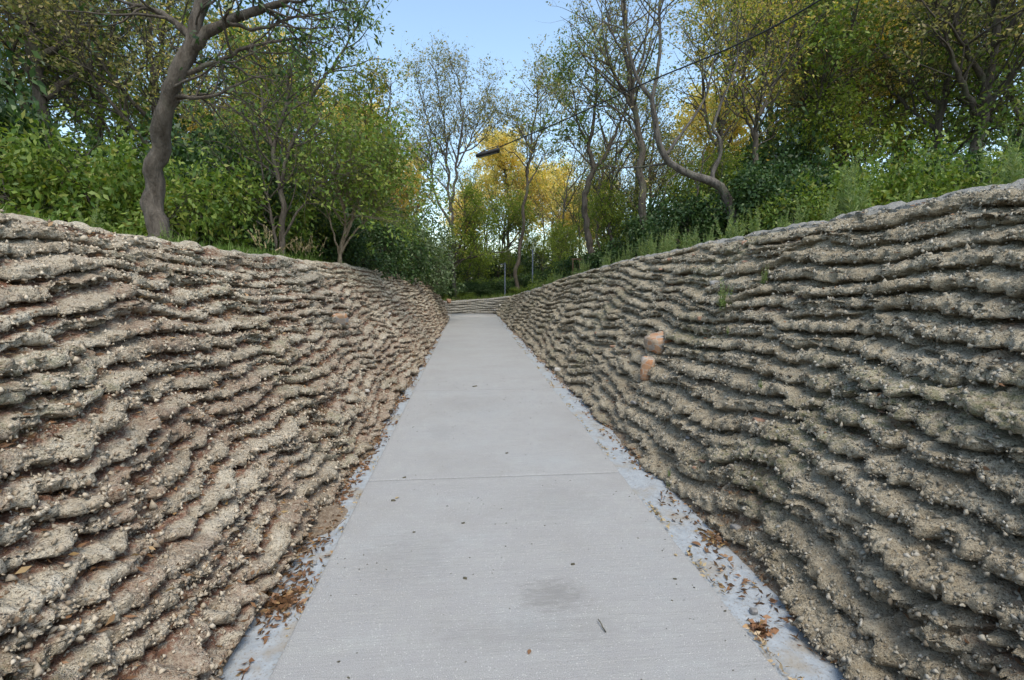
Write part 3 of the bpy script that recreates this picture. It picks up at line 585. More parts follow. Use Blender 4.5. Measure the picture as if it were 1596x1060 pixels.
def make_tree(name, label, cat, guides, seed, n1=12, L1=1.6, n2=9, L2=.7, nl=10, leaf=.08, lw=.45, lmat='leaf_green', bmat='bark', t0=.35, up=.25, droop=.3, spread=.62, wig=.16, group=None, keep=1., gjit=.02, leafspread=.06, n3=0):
    """guides: list of (points in world space, r0, r1[, t0]) ; first point of the first guide is the base"""
    rng = np.random.default_rng(seed); base = np.array(guides[0][0][0], float)
    tr = Acc(); lf = Acc(); allL1 = []
    for g in guides:
        P = resample(g[0], 18, gjit * np.linalg.norm(np.ptp(np.array(g[0]), axis=0)) * .25, rng) - base; P = resample(P, 36); P[1:-1] += rng.normal(0, .05, (34, 3)) * np.linspace(g[1], g[2], 36)[1:-1, None]
        r = (np.linspace(g[1] ** .8, g[2] ** .8, 36)) ** 1.25 * (1 + .16 * perlin(np.arange(36) * .45, np.zeros(36), seed) + rng.normal(0, .04, 36))
        if g is guides[0]: r[0] *= 1.35; r[1] *= 1.1; P[0, 2] -= .12
        tubes(tr, P[None], r[None], 9)
        gt0 = g[3] if len(g) > 3 else t0; sc = g[4] if len(g) > 4 else 1.
        m = max(1, int(n1 * sc)); pos, T, rr, t = pick(rng, P[None], r[None], m, gt0)
        d = rnd_dirs(rng, T, spread, up); L = L1 * (1.15 - .55 * (t - gt0) / max(1 - gt0, .01)) * rng.uniform(.55, 1.25, m)
        Pb = walk(rng, pos, d, L, 8, wig, .03); rb = np.linspace(1, .22, 8)[None] * np.minimum(rr * .62, .011 * L + .006)[:, None]
        tubes(tr, Pb, rb, 5); allL1.append((Pb, rb))
    for Pb, rb in allL1:
        Lb = np.linalg.norm(Pb[:, -1] - Pb[:, 0], axis=1)
        pos, T, rr, t = pick(rng, Pb, rb, n2, .18); m = len(pos)
        d = rnd_dirs(rng, T, .6, .08); L = L2 * np.repeat(Lb / L1, n2) ** .5 * rng.uniform(.5, 1.3, m)
        P2 = walk(rng, pos, d, L, 5, .2, -.02 * droop); r2 = np.linspace(1, .3, 5)[None] * np.minimum(rr * .7, .005)[:, None]
        k = rng.random(m) < keep
        kk = k | (rng.random(m) < .35)
        tubes(tr, P2[kk], r2[kk], 3)
        if n3:
            p3, T3, rr3, _ = pick(rng, P2, r2, n3, .3); d3 = rnd_dirs(rng, T3, .6, .1); P3 = walk(rng, p3, d3, L2 * .45 * rng.uniform(.5, 1.3, len(p3)), 4, .2, 0); r3 = np.linspace(1, .4, 4)[None] * np.minimum(rr3 * .8, .003)[:, None]; tubes(tr, P3, r3, 3)
        if nl and k.any():
            pos, T, rr, t = pick(rng, P2[k], r2[k], nl, .1); n = len(pos)
            pos = pos + rng.normal(0, leafspread, (n, 3)); d = nrm(T * .5 + rng.normal(0, .55, (n, 3)) + np.array([0, 0, -droop]))
            Ls = leaf * rng.uniform(.6, 1.35, n); lf.add(*leaf_quads(pos, d, Ls, Ls * lw, rng))
    root = empty(name, base, label, cat, group)
    link('trunk', tr.mesh('trunk', M[bmat]), root)
    if lf.V: link('crown', lf.mesh('crown', M[lmat], False), root)
    return root
def make_shrub(name, label, cat, base, rad, h, seed, n=5000, leaf=.07, lw=.5, lmat='leaf_dark', bmat='bark', group=None, lumps=26, stems=9, hole=.35, part='foliage'):
    """many leafy shoots in the volume of a lumpy dome; base in world space"""
    rng = np.random.default_rng(seed); base = np.array(base, float)
    c = rng.normal(size=(lumps, 3)); c = nrm(c) * rng.uniform(.25, .85, lumps)[:, None] ** .6; c[:, 2] = np.abs(c[:, 2]); lr = rng.uniform(.16, .40, lumps)
    c *= np.array([rad, rad, h * .82]); c[:, 2] += .05 * h
    idx = rng.integers(0, lumps, n); d = nrm(rng.normal(size=(n, 3))); rr = rng.uniform(.35, 1., n) ** .5 * (1 + .25 * rng.normal(size=n) * .5)
    pos = c[idx] + d * (rr * lr[idx])[:, None] * np.array([rad, rad, h * .8 if h > rad else rad])
    q = fbm(pos[:, 0] / rad * 2.1 + seed, pos[:, 2] / rad * 2.1 + pos[:, 1] / rad * 1.3, seed % 37, 3); k = (q > -hole) & (pos[:, 2] > 0); pos, d = pos[k], d[k]
    n = len(pos); dd = nrm(d * .5 + rng.normal(0, .5, (n, 3)) + np.array([0, 0, -.35])); Ls = leaf * rng.uniform(.6, 1.35, n)
    lf = Acc(); lf.add(*leaf_quads(pos, dd, Ls, Ls * lw, rng))
    tr = Acc(); end = c[:stems]; st = rng.normal(0, .06 * rad, (stems, 3)); st[:, 2] = -.08; mid = (st + end) / 2 + rng.normal(0, .06 * rad, (stems, 3)); P = np.stack([resample([a, b, e], 8) for a, b, e in zip(st, mid, end)])
    tubes(tr, P, np.linspace(1, .3, 8)[None] * rng.uniform(.012, .03, stems)[:, None] * (rad ** .5), 5)
    pos, T, r_, t = pick(rng, P, np.full((stems, 8), .01), 12, .3); P2 = walk(rng, pos, rnd_dirs(rng, T, .7, .1), np.full(len(pos), rad * .4), 5, .2, 0); tubes(tr, P2, np.linspace(.008, .002, 5)[None] + 0 * P2[..., 0], 3)
    root = empty(name, base, label, cat, group)
    link('stem', tr.mesh('stem', M[bmat]), root); link(part, lf.mesh(part, M[lmat], False), root)
    return root
def G(Y, *pp): return [at(px, py, Y + (q[0] if q else 0)) for (px, py, *q) in pp]
def gp(px, Y):
    """ground point under photo column px at depth Y"""
    x = at(px, 440, Y)[0]; return np.array([x, Y, float(gz(x, Y)[0])])
# ------------------------------------------------------------------ hero trees (photo pixels, depth)
# right: grey bent tree that arches over the bank
Y0 = 9.0
make_tree('bent_tree', 'grey tree whose thick trunk bends over sideways above the right bank', 'tree',
    [(G(Y0, (1146, 362), (1138, 325), (1128, 297), (1108, 283), (1080, 273), (1056, 262), (1038, 247), (1028, 225), (1021, 190), (1016, 155)), .098, .042, .6, .35),
     (G(Y0, (1016, 155), (1024, 118), (1029, 60), (1027, 10), (1036, -60), (1040, -150)), .036, .012, .25, 1.3),
     (G(Y0, (1016, 155), (996, 128), (984, 95), (974, 45), (968, -10), (962, -90)), .036, .012, .25, 1.3),
     (G(Y0, (1040, 240), (1062, 208), (1088, 172), (1103, 140), (1112, 95), (1130, 30)), .032, .008, .2, .9),
     (G(Y0, (1112, 285), (1111, 268), (1122, 243), (1121, 215), (1112, 200), (1128, 150), (1148, 100), (1150, 40)), .042, .008, .35, .9),
     (G(Y0, (1060, 266), (1040, 285), (1036, 310)), .015, .004, .5, .2)],
    11, gjit=.006, n1=8, L1=1.5, n2=8, L2=.55, nl=8, leaf=.058, lmat='leaf_dusty', bmat='bark_grey', keep=.6)
# right: two dark leaning trunks with thin green crowns
make_tree('leaning_tree', 'tall dark trunk leaning left, with ivy at its foot, on the right', 'tree',
    [(G(13., (1003, 392), (1001, 330), (1000, 270), (997, 220), (990, 170), (978, 100), (972, 30), (966, -60)), .12, .03, .45, 1.4),
     (G(13., (992, 180), (970, 140), (945, 95), (925, 50), (905, 0)), .05, .01, .2, 1.3), (G(13., (998, 230), (975, 185), (940, 155), (905, 130)), .035, .01, .2, 1.2), (G(13., (985, 140), (1003, 80), (1012, 20), (1020, -50)), .04, .01, .3, .9),
     (G(13., (975, 90), (950, 40), (940, -30)), .03, .01, .2, 1.)],
    12, n1=14, L1=1.9, n2=8, L2=.75, nl=9, leaf=.08, lmat='leaf_dusty', bmat='bark', keep=.6)
make_tree('forked_tree', 'crooked dark trunk forking into a Y, left of the leaning trunk', 'tree',
    [(G(16., (921, 402), (914, 350), (910, 320), (915, 290), (925, 265)), .11, .085, .9, .1), (G(16., (925, 265), (918, 225), (924, 190), (930, 130), (925, 70)), .08, .012, .2, 1.2),
     (G(16., (925, 265), (945, 240), (958, 210), (975, 170), (990, 120)), .075, .012, .2, 1.2), (G(16., (918, 225), (900, 190), (895, 150), (885, 110)), .04, .01, .2, 1.), (G(16., (924, 260), (900, 235), (885, 215)), .03, .01, .2, 1.)],
    13, n1=15, L1=1.7, n2=9, L2=.8, nl=13, keep=.7, leaf=.10, lmat='leaf_green', t0=.2)
make_tree('slender_tree', 'slender dark tree with a thin rusty crown standing right of the hanging lamp', 'tree',
    [(G(26., (804, 466), (807, 430), (812, 380), (818, 330), (822, 280), (827, 235), (830, 195), (838, 150), (842, 118)), .115, .03, .55, 1.4),
     (G(26., (827, 235), (845, 205), (862, 175), (876, 145)), .05, .012, .2, 1.2), (G(26., (827, 232), (812, 205), (800, 185), (790, 180)), .045, .012, .2, 1.), (G(26., (836, 165), (850, 140), (856, 120)), .03, .01, .2, .8), (G(26., (822, 290), (838, 262), (850, 240)), .04, .012, .3, .8)],
    14, n1=16, L1=2.2, n2=10, L2=.9, nl=8, leaf=.12, lmat='leaf_dusty', t0=.25)
make_tree('tall_bare_tree', 'tall thinly leaved tree with fine upright twigs left of the hanging lamp', 'tree',
    [(G(26., (712, 466), (708, 420), (703, 340), (697, 250), (690, 190), (684, 140), (668, 95)), .10, .02, .4, 1.6), (G(26., (702, 330), (712, 260), (720, 190), (716, 130), (700, 90)), .09, .015, .3, 1.4),
     (G(26., (712, 262), (735, 215), (752, 170), (760, 130)), .05, .01, .2, 1.3), (G(26., (697, 250), (672, 200), (655, 150), (648, 110)), .055, .01, .2, 1.3), (G(26., (704, 352), (682, 310), (672, 270), (668, 220), (650, 170)), .08, .01, .3, 1.2),
     (G(26., (716, 240), (745, 225), (770, 190)), .04, .01, .2, 1.), (G(26., (700, 300), (665, 260), (640, 240)), .04, .01, .2, 1.)],
    15, n1=16, L1=2.2, n2=11, L2=1.0, nl=5, leaf=.12, lmat='leaf_dusty', bmat='bark_grey', t0=.25, up=.55, n3=2)
# middle: trunks that lean across the view at the end of the path
make_tree('arching_tree', 'thin trunk arching low to the right over the end of the path', 'tree',
    [(G(25.4, (655, 468), (668, 444), (682, 428), (700, 413), (725, 404), (755, 396), (785, 393), (815, 385)), .075, .02, .3, 1.4), (G(25.4, (712, 410), (728, 380), (738, 355)), .035, .01, .2, 1.)], 16, n1=14, L1=1.3, n2=8, L2=.6, nl=12, leaf=.11, lmat='leaf_bright', up=.5)
make_tree('leaning_tree', 'pair of thin brown trunks leaning right behind the end of the left bank', 'tree',
    [(G(25., (670, 468), (678, 450), (695, 420), (712, 390), (730, 350), (745, 315)), .085, .02, .45, 1.3), (G(25., (700, 412), (706, 380), (722, 345), (724, 300)), .05, .015, .4, 1.), (G(25., (684, 440), (714, 412), (745, 385), (770, 350)), .04, .012, .3, 1.)], 17, n1=13, L1=1.6, n2=8, L2=.7, nl=12, leaf=.11, lmat='leaf_bright')
# left: multi-stemmed near tree, sapling, orange tipped tree, overhanging limb
make_tree('multi_stem_tree', 'leafy green tree with several crooked dark stems at the left picture edge', 'tree',
    [(G(8.5, (441, 408), (440, 350), (437, 300), (430, 262), (426, 235), (436, 195), (448, 150), (452, 110), (470, 60)), .055, .012, .35, 1.5), (G(8.5, (437, 300), (445, 250), (462, 205), (485, 150), (500, 115)), .03, .008, .3, 1.2),
     (G(8.5, (426, 235), (412, 190), (408, 140), (398, 80)), .03, .008, .2, 1.2), (G(8.5, (440, 372), (462, 335), (490, 300), (520, 265), (555, 245)), .022, .006, .3, 1.5), (G(8.5, (432, 400), (424, 340), (412, 290), (405, 240)), .03, .008, .2, 1.2)],
    18, n1=14, L1=1.2, n2=7, L2=.55, nl=8, keep=.75, leaf=.075, lmat='leaf_green', t0=.25)
make_tree('multi_stem_tree', 'spreading sapling with a fan of pale brown stems above the left bank', 'tree',
    [(G(10., (529, 405), (533, 375), (545, 350), (560, 320), (590, 270)), .035, .008, .4, 1.4), (G(10., (529, 405), (536, 365), (538, 335), (530, 300), (520, 265)), .03, .008, .35, 1.4), (G(10., (531, 395), (550, 365), (575, 342), (610, 310)), .025, .006, .35, 1.4), (G(10., (532, 385), (548, 345), (552, 300), (562, 262)), .025, .006, .35, 1.4), (G(10., (529, 400), (516, 350), (500, 300), (480, 260)), .022, .006, .35, 1.2)],
    19, n1=13, L1=1.6, n2=9, L2=.85, nl=12, keep=.9, leaf=.085, lmat='leaf_green', bmat='bark_pale', t0=.3)
make_tree('tall_tree', 'tall tree with orange tipped upper leaves between the left thicket and the bare tree', 'tree',
    [(G(19., (585, 410), (584, 330), (582, 250), (580, 180), (574, 130)), .13, .02, .3, 1.5), (G(19., (582, 260), (600, 200), (608, 160), (610, 130)), .05, .012, .2, 1.4), (G(19., (584, 250), (560, 200), (548, 160)), .05, .012, .2, 1.4), (G(19., (584, 280), (612, 240), (625, 205)), .045, .012, .2, 1.3)],
    20, n1=16, L1=1.9, n2=9, L2=.8, nl=10, leaf=.10, lmat='leaf_olive', keep=.85)
make_tree('overhanging_tree', 'near tree, leaves coloured dark for its backlit shade, whose drooping leafy limb hangs into the top left sky', 'tree',
    [([np.array(gp(250, 5.) ), at(240, 300, 5.2), at(262, 150, 5.), at(300, 60, 5.), at(330, -60, 5.)], .10, .05, .45, .7), ([at(285, 85, 5.), at(350, 35, 5.), at(415, 10, 5.), at(480, -12, 5.), at(560, -40, 5.)], .055, .012, .25, 1.8),
     ([at(350, 35, 5.), at(400, 45, 5.), at(450, 30, 5.1), at(505, 20, 5.2), at(560, 12, 5.2)], .02, .004, .2, 1.5), ([at(275, 120, 5.), at(340, 95, 5.), at(400, 70, 5.), at(470, 62, 5.2), at(520, 80, 5.2)], .025, .005, .2, 1.7), ([at(300, 60, 5.), at(250, 20, 5.), at(180, 0, 5.)], .04, .008, .2, 1.),
     ([at(262, 150, 5.), at(330, 150, 5.), at(400, 120, 5.1), at(450, 120, 5.2)], .02, .004, .2, 1.4)],
    21, n1=10, L1=.8, n2=5, L2=.34, nl=5, leaf=.07, lw=.32, keep=.5, lmat='leaf_dark', up=.05, droop=.6, leafspread=.03)  # dark leaf colour paints in the backlit shade of this crown
# right edge: yellow-green crown behind the bent tree
make_tree('tall_tree', 'tall twin stemmed tree with a yellow green crown behind the bent grey tree', 'tree',
    [(G(14., (1118, 380), (1120, 300), (1124, 230), (1132, 160), (1140, 80), (1145, 0)), .11, .03, .4, 1.5), (G(14., (1122, 240), (1105, 200), (1095, 120), (1100, 40)), .05, .012, .2, 1.5), (G(14., (1128, 190), (1155, 130), (1175, 60), (1190, 0)), .05, .012, .2, 1.6), (G(14., (1135, 130), (1120, 60), (1115, -20)), .04, .01, .2, 1.3)],
    22, n1=17, L1=2.0, n2=9, L2=.75, nl=10, keep=.7, leaf=.085, lmat='leaf_olive', group=None)
make_tree('tall_tree', 'straight dark stemmed tree with a dusty olive crown at the right picture edge', 'tree',
    [(G(12., (1185, 372), (1180, 300), (1178, 220), (1190, 130), (1200, 40)), .10, .03, .4, 1.5), (G(12., (1178, 220), (1160, 170), (1160, 100), (1170, 40)), .04, .01, .2, 1.2), (G(12., (1184, 180), (1215, 110), (1240, 30)), .05, .012, .2, 1.4)], 23, n1=14, L1=1.7, n2=8, L2=.7, nl=9, keep=.7, leaf=.085, lmat='leaf_olive')

# ------------------------------------------------------------------ prototypes and their copies
def up_guides(base, H, rng, r, nf=4, lean=.12, low=.3):
    b = np.array(base, float); tip = b + np.array([rng.normal(0, lean * H), rng.normal(0, lean * H), H]); mid = b + (tip - b) * .5 + rng.normal(0, .04 * H, 3) * [1, 1, 0]
    g = [([b, mid, tip], r, r * .12, low, 1.6)]
    for k in range(nf):
        t = rng.uniform(low, .7); p = b + (mid - b) * t * 2 if t < .5 else mid + (tip - mid) * (t - .5) * 2
        a = rng.uniform(0, 6.28); L = H * rng.uniform(.28, .45); e = p + np.array([math.cos(a) * L * .6, math.sin(a) * L * .6, L * .8]); g.append(([p, (p + e) / 2 + [0, 0, -.05 * L], e], r * .45, r * .08, .2, 1.))
    return g
def proto(kind, name, lmat, H, seed, px, Y, label, group, **k):
    rng = np.random.default_rng(seed); return make_tree(name, label, 'tree', up_guides(gp(px, Y), H, rng, k.pop('r', .016 * H), k.pop('nf', 5), k.pop('lean', .05), k.pop('low', .3)), seed, lmat=lmat, group=group, **k)
def spread(root, spots, rng, label, group=None):
    for (px, Y, sc) in spots:
        lb = label(px, Y) if callable(label) else label
        copy_tree(root, gp(px, Y), rng.uniform(0, 6.28), sc * rng.uniform(.95, 1.05), lb, group)
rt = np.random.default_rng(9)
# autumn trees at the far end, warm sunlight painted into their yellow leaves
yel = proto('y', 'sun_tinted_autumn_tree', 'leaf_yellow_sun_tint', 9.8, 31, 790, 37, 'autumn tree with sunlight painted into its yellow leaves directly behind the hanging lamp', 'sun-tinted yellow trees beyond the path end', n1=21, L1=2.8, n2=10, L2=1.3, nl=14, leaf=.22, keep=.85, low=.25)
spread(yel, [(862, 42, .92), (742, 46, .85)], rt, 'yellow tree with painted-in sunlight right of the slender dark trunk', 'sun-tinted yellow trees beyond the path end')
spread(yel, [(920, 50, .9)], rt, 'yellow tree with painted-in sunlight glimpsed through the wood beyond the end of the path', 'sun-tinted yellow trees beyond the path end')
spread(yel, [(1185, 19, 1.2), (1115, 24, .85)], rt, 'yellow tree with painted-in sunlight behind the crowns at the top right', 'sun-tinted yellow trees beyond the path end')
spread(yel, [(425, 20, .85), (572, 30, .95)], rt, 'yellow tree with painted-in sunlight showing through the crowns of the left thicket', 'sun-tinted yellow trees beyond the path end')
# green woodland trees
gt = proto('g', 'woodland_tree', 'leaf_green', 9., 32, 480, 17, 'green woodland tree rising behind the left thicket', 'woodland trees left of the path', n1=15, L1=2.1, n2=8, L2=.95, nl=10, leaf=.13, low=.15)
ds = proto('d', 'woodland_tree', 'leaf_dusty', 10., 33, 975, 24, 'thin dusty leaved tree in the wood right of the path', 'thin trees right of the path', n1=16, L1=2.0, n2=9, L2=.9, nl=7, leaf=.11, low=.3)
br = proto('b', 'woodland_tree', 'leaf_bright', 5.2, 34, 770, 31, 'light green young tree beyond the bend at the path end', 'young trees at the path end', n1=13, L1=1.8, n2=7, L2=.85, nl=10, leaf=.13, low=.05, nf=5)
spread(gt, [(415, 13, .42), (500, 22, .6), (440, 24, .65), (290, 20, .8), (220, 20, 1.1), (150, 14, .95), (60, 18, 1.2), (330, 28, .9), (-60, 12, 1.)], rt, 'green woodland tree in the thicket left of the path', 'woodland trees left of the path')
spread(gt, [(960, 21, .5), (1090, 23, .6), (1170, 19, .55), (1260, 14, .95), (1330, 19, 1.2), (1420, 13, 1.), (1500, 18, 1.3), (1600, 12, 1.1), (900, 28, .55)], rt, 'green woodland tree in the wood right of the path', 'woodland trees right of the path')
spread(ds, [(1010, 19, .75), (940, 30, .8), (1290, 15, 1.), (1380, 17, 1.3), (1480, 12, 1.1), (1560, 16, 1.3)], rt, 'thin dusty leaved tree in the wood right of the path', 'thin trees right of the path')
spread(ds, [(505, 20, .75), (620, 28, .7), (455, 18, .7), (330, 17, .8), (240, 13, .8), (120, 13, 1.1), (10, 15, 1.2)], rt, 'thin dusty leaved tree in the thicket left of the path', 'thin trees left of the path')
spread(br, [(745, 29, .5), (800, 30, .42), (850, 31, .6), (885, 27, .6), (715, 30, .6), (660, 27, .7)], rt, 'light green young tree beyond the bend at the path end', 'young trees at the path end')
spread(br, [(625, 22, .6), (570, 18, .5), (480, 12.5, .5), (450, 15, .6), (600, 14.5, .42)], rt, 'light green young tree in the thicket left of the path', 'young trees left of the path')
spread(br, [(880, 23, .6), (945, 18, .6), (1035, 14, .55), (1110, 12, .5), (1150, 15, .6), (1240, 16, .8), (1350, 13, .8), (1450, 16, 1.)], rt, 'light green young tree in the wood right of the path', 'young trees right of the path')
# bare brown understorey trunks seen low through the gap
bt = make_tree('bare_tree', 'thin bare brown trunk among the young trees beyond the path end', 'tree', up_guides(gp(750, 33), 7.5, np.random.default_rng(4), .08, 3, .10, .35), 35, n1=8, L1=1.4, n2=6, L2=.7, nl=4, leaf=.11, lmat='leaf_olive', bmat='bark', group='bare trunks beyond the path end')
spread(bt, [(728, 30, .9), (765, 36, 1.), (777, 31, .8), (792, 33, 1.), (842, 35, 1.), (868, 30, .85), (655, 30, 1.), (895, 31, 1.), (738, 37, 1.1), (812, 38, 1.)], rt, 'thin bare brown trunk among the young trees beyond the path end', 'bare trunks beyond the path end')
spread(bt, [(470, 10, .4), (415, 9.5, .42), (500, 13, .5), (560, 14, .5), (350, 11, .6), (600, 20, .6)], rt, 'thin bare brown trunk in the thicket left of the path', 'bare trunks left of the path')
spread(bt, [(940, 20, 1.), (960, 17, .9), (1045, 16, .6), (1090, 12, .5), (885, 24, .95)], rt, 'thin bare brown trunk in the wood right of the path', 'bare trunks right of the path')

# ------------------------------------------------------------------ shrubs, ivy, vine thicket
make_shrub('vine_thicket', 'dark rounded thicket draped in pale tipped vine at the end of the left bank', 'shrub', gp(648, 18.5) , 1.8, 4.1, 51, 17000, .10, .6, 'leaf_vine', lumps=34)
ivy = [(1152, 9.0, .45, .75, 'low ivy clump round the foot of the bent grey tree'), (1066, 9.8, .95, 1.65, 'dark ivy mound in front of the bent trunk on the right bank'), (1190, 8.8, 1.0, 2.3, 'dark ivy mass climbing at the right picture edge'), (962, 14., 1.1, 1.15, 'low dark bush left of the ivy covered trunk on the right bank'), (1003, 12.8, .55, 1.7, 'ivy wrapped round the foot of the leaning trunk')]
for k, (px, Y, rad, h, lb) in enumerate(ivy): make_shrub('ivy', lb, 'ivy', gp(px, Y), rad, h, 52 + k, int(10000 * min(1, rad)), .065, .75, 'leaf_dark')
sh = make_shrub('shrub', 'dark green shrub growing just behind the rim of the left bank', 'shrub', gp(575, 13.), 1.2, 1.7, 60, 9000, .085, .5, 'leaf_dark', group='shrubs behind the left bank')
sg = make_shrub('shrub', 'fresh green shrub growing behind the rim of the left bank', 'shrub', gp(470, 11.5), 1.25, 1.9, 61, 8000, .09, .45, 'leaf_green', group='green shrubs behind the left bank')
def spread2(root, spots, label, group, name=None):
    for (px, Y, sc, sz) in spots: copy_tree(root, gp(px, Y), rt.uniform(0, 6.28), (sc, sc, sc * sz), label, group)
spread2(sh, [(610, 15, 1.1, 1.), (540, 11.5, .8, .9), (505, 13.5, 1.3, 1.3), (430, 11, 1.1, 1.3), (380, 9, 1., 1.2), (630, 20, 1.2, 1.1), (320, 10, 1.3, 1.3), (240, 9, 1., 1.1), (140, 10, 1.2, 1.1), (50, 9, 1.1, 1.2), (-60, 8, 1.3, 1.5), (460, 17, 1.8, 1.4), (560, 18, 1.6, 1.3), (360, 17, 1.8, 1.6)], 'dark green shrub growing behind the rim of the left bank', 'shrubs behind the left bank')
spread2(sg, [(520, 12.5, .8, 1.), (400, 9.5, .9, 1.1), (590, 16, 1., 1.3), (615, 18, 1., 1.3), (445, 13, 1.2, 1.4), (300, 8, .9, 1.2), (180, 8, 1., 1.2), (80, 8, 1., 1.2), (550, 14.5, 1., 1.2)], 'fresh green shrub growing behind the rim of the left bank', 'green shrubs behind the left bank')
spread2(sh, [(905, 19, 1., .9), (935, 17, .9, .9), (1035, 13.5, 1.1, 1.2), (1125, 12.5, 1.1, 1.3), (1250, 9, .9, 1.1), (1330, 10, 1., 1.0), (1430, 9, 1., 1.1), (1530, 10, 1.2, 1.1), (1620, 9, 1.1, 1.2), (1090, 18, 1.7, 1.3), (980, 20, 1.6, 1.2), (1200, 14, 1.6, 1.6), (870, 24, 1., .8)], 'dark green shrub in the wood behind the right bank', 'shrubs behind the right bank')
spread2(sg, [(890, 21, .9, .8), (1085, 11.5, .8, 1.1), (1150, 10.5, .9, 1.2), (1220, 8.5, .7, 1.1), (1290, 8.5, .9, 1.2), (1380, 9, 1., 1.3), (1480, 8, .9, 1.2), (940, 22, 1.3, 1.1), (850, 24, .8, .8)], 'fresh green shrub behind the rim of the right bank', 'green shrubs behind the right bank')
spread2(sh, [(665, 26, .9, .6), (690, 27, 1., .6), (715, 26.3, .8, .55), (735, 27, .9, .6), (755, 26.4, .8, .55), (775, 27, .9, .6), (795, 26.6, .8, .6), (815, 27, .9, .7), (840, 27, 1., .8), (700, 31, 1.5, .8), (760, 32, 1.5, .8), (820, 31, 1.4, .8), (650, 31, 1.5, .9), (880, 31, 1.4, 1.), (690, 46, 2., 1.1), (730, 48, 2., 1.2), (775, 46, 2., 1.), (815, 48, 2., 1.2), (860, 46, 2., 1.1)], 'low dark shrub behind the low wall at the far end of the path', 'low shrubs beyond the path end')
spread2(sg, [(680, 25.8, .5, .7), (725, 25.8, .45, .6), (748, 28, .7, .9), (785, 28.5, .7, .9), (808, 25.9, .45, .7), (705, 29, .8, .9), (832, 29, .8, 1.)], 'light green shrub behind the low wall at the far end of the path', 'light shrubs beyond the path end')

# ------------------------------------------------------------------ weeds and grass on the rims
def make_weed(base, h, seed, label, group, stems=6):
    rng = np.random.default_rng(seed); tr = Acc(); lf = Acc(); st = rng.normal(0, .035, (stems, 3)); st[:, 2] = -.03
    P = walk(rng, st, nrm(rng.normal(0, .22, (stems, 3)) + [0, 0, 1]), h * rng.uniform(.6, 1.1, stems), 9, .06, .05); tubes(tr, P, np.linspace(.0045, .0015, 9)[None] + 0 * P[..., 0], 4)
    pos, T, r, t = pick(rng, P, P[..., 0] * 0, 70, .12); d = rnd_dirs(rng, T, .7, .25); L = h * .13 * (1.25 - t) * rng.uniform(.6, 1.3, len(pos)); lf.add(*leaf_quads(pos, d, L, L * .2, rng))
    root = empty('weed', base, label, 'weed', group); link('stem', tr.mesh('stem', M['leaf_weed']), root); link('foliage', lf.mesh('foliage', M['leaf_weed'], False), root); return root
def rim_pt(W, H, side, Y, back):
    i = int(np.argmin(np.abs(W['P'][:, -1, 1] - Y) + 100 * (W['us'] > 27))); p = W['P'][i, -1] + np.array([*(W['N'][i] * back), 0]); return np.array([p[0], p[1], float(gz(p[0], p[1])[0])])
wr = np.random.default_rng(44); GR_W = 'tall feathery weeds along the rim of the right bank'
wp = [make_weed(rim_pt(WR, HR_, 'R', 8.2 + k, .5), .62, 70 + k, 'tall feathery light green weed on the rim of the right bank', GR_W, 7) for k in range(3)]
for Y in list(np.arange(3.2, 9.5, .34)) + list(np.arange(9.5, 21, .42)):
    for q in range(1 + (wr.random() < .6)): copy_tree(wp[wr.integers(3)], rim_pt(WR, HR_, 'R', Y + wr.normal(0, .2), wr.uniform(.35, .85)), wr.uniform(0, 6.28), wr.uniform(.35, 1.1), 'tall feathery light green weed on the rim of the right bank', GR_W)
GL_W = 'weeds along the rim of the left bank'
for Y in (4.2, 5.0, 11, 12.5, 13.5, 15, 16, 17, 18): copy_tree(wp[wr.integers(3)], rim_pt(WL, HL, 'L', Y, wr.uniform(.3, .8)), wr.uniform(0, 6.28), wr.uniform(.4, .7), 'small green weed on the rim of the left bank', GL_W)
def wall_weed(W, px, py, sc, lb):
    p, z = wall_point(W, px, py); copy_tree(wp[wr.integers(3)], p + np.array([0, 0, -.01]), wr.uniform(0, 6.28), sc, lb)
wall_weed(WR, 1128, 478, .48, 'upright green weed rooted in the face of the right bank'); wall_weed(WR, 1040, 768, .20, 'small green weed at the lower foot of the right bank'); wall_weed(WR, 1133, 523, .13, 'tiny green sprout halfway up the right bank')
wall_weed(WR, 1190, 440, .3, 'green weed on the face of the right bank at the picture edge'); wall_weed(WR, 1185, 605, .13, 'mossy sprout low on the right bank at the picture edge'); wall_weed(WR, 1044, 740, .12, 'tiny sprout above the lowest ledge of the right bank')
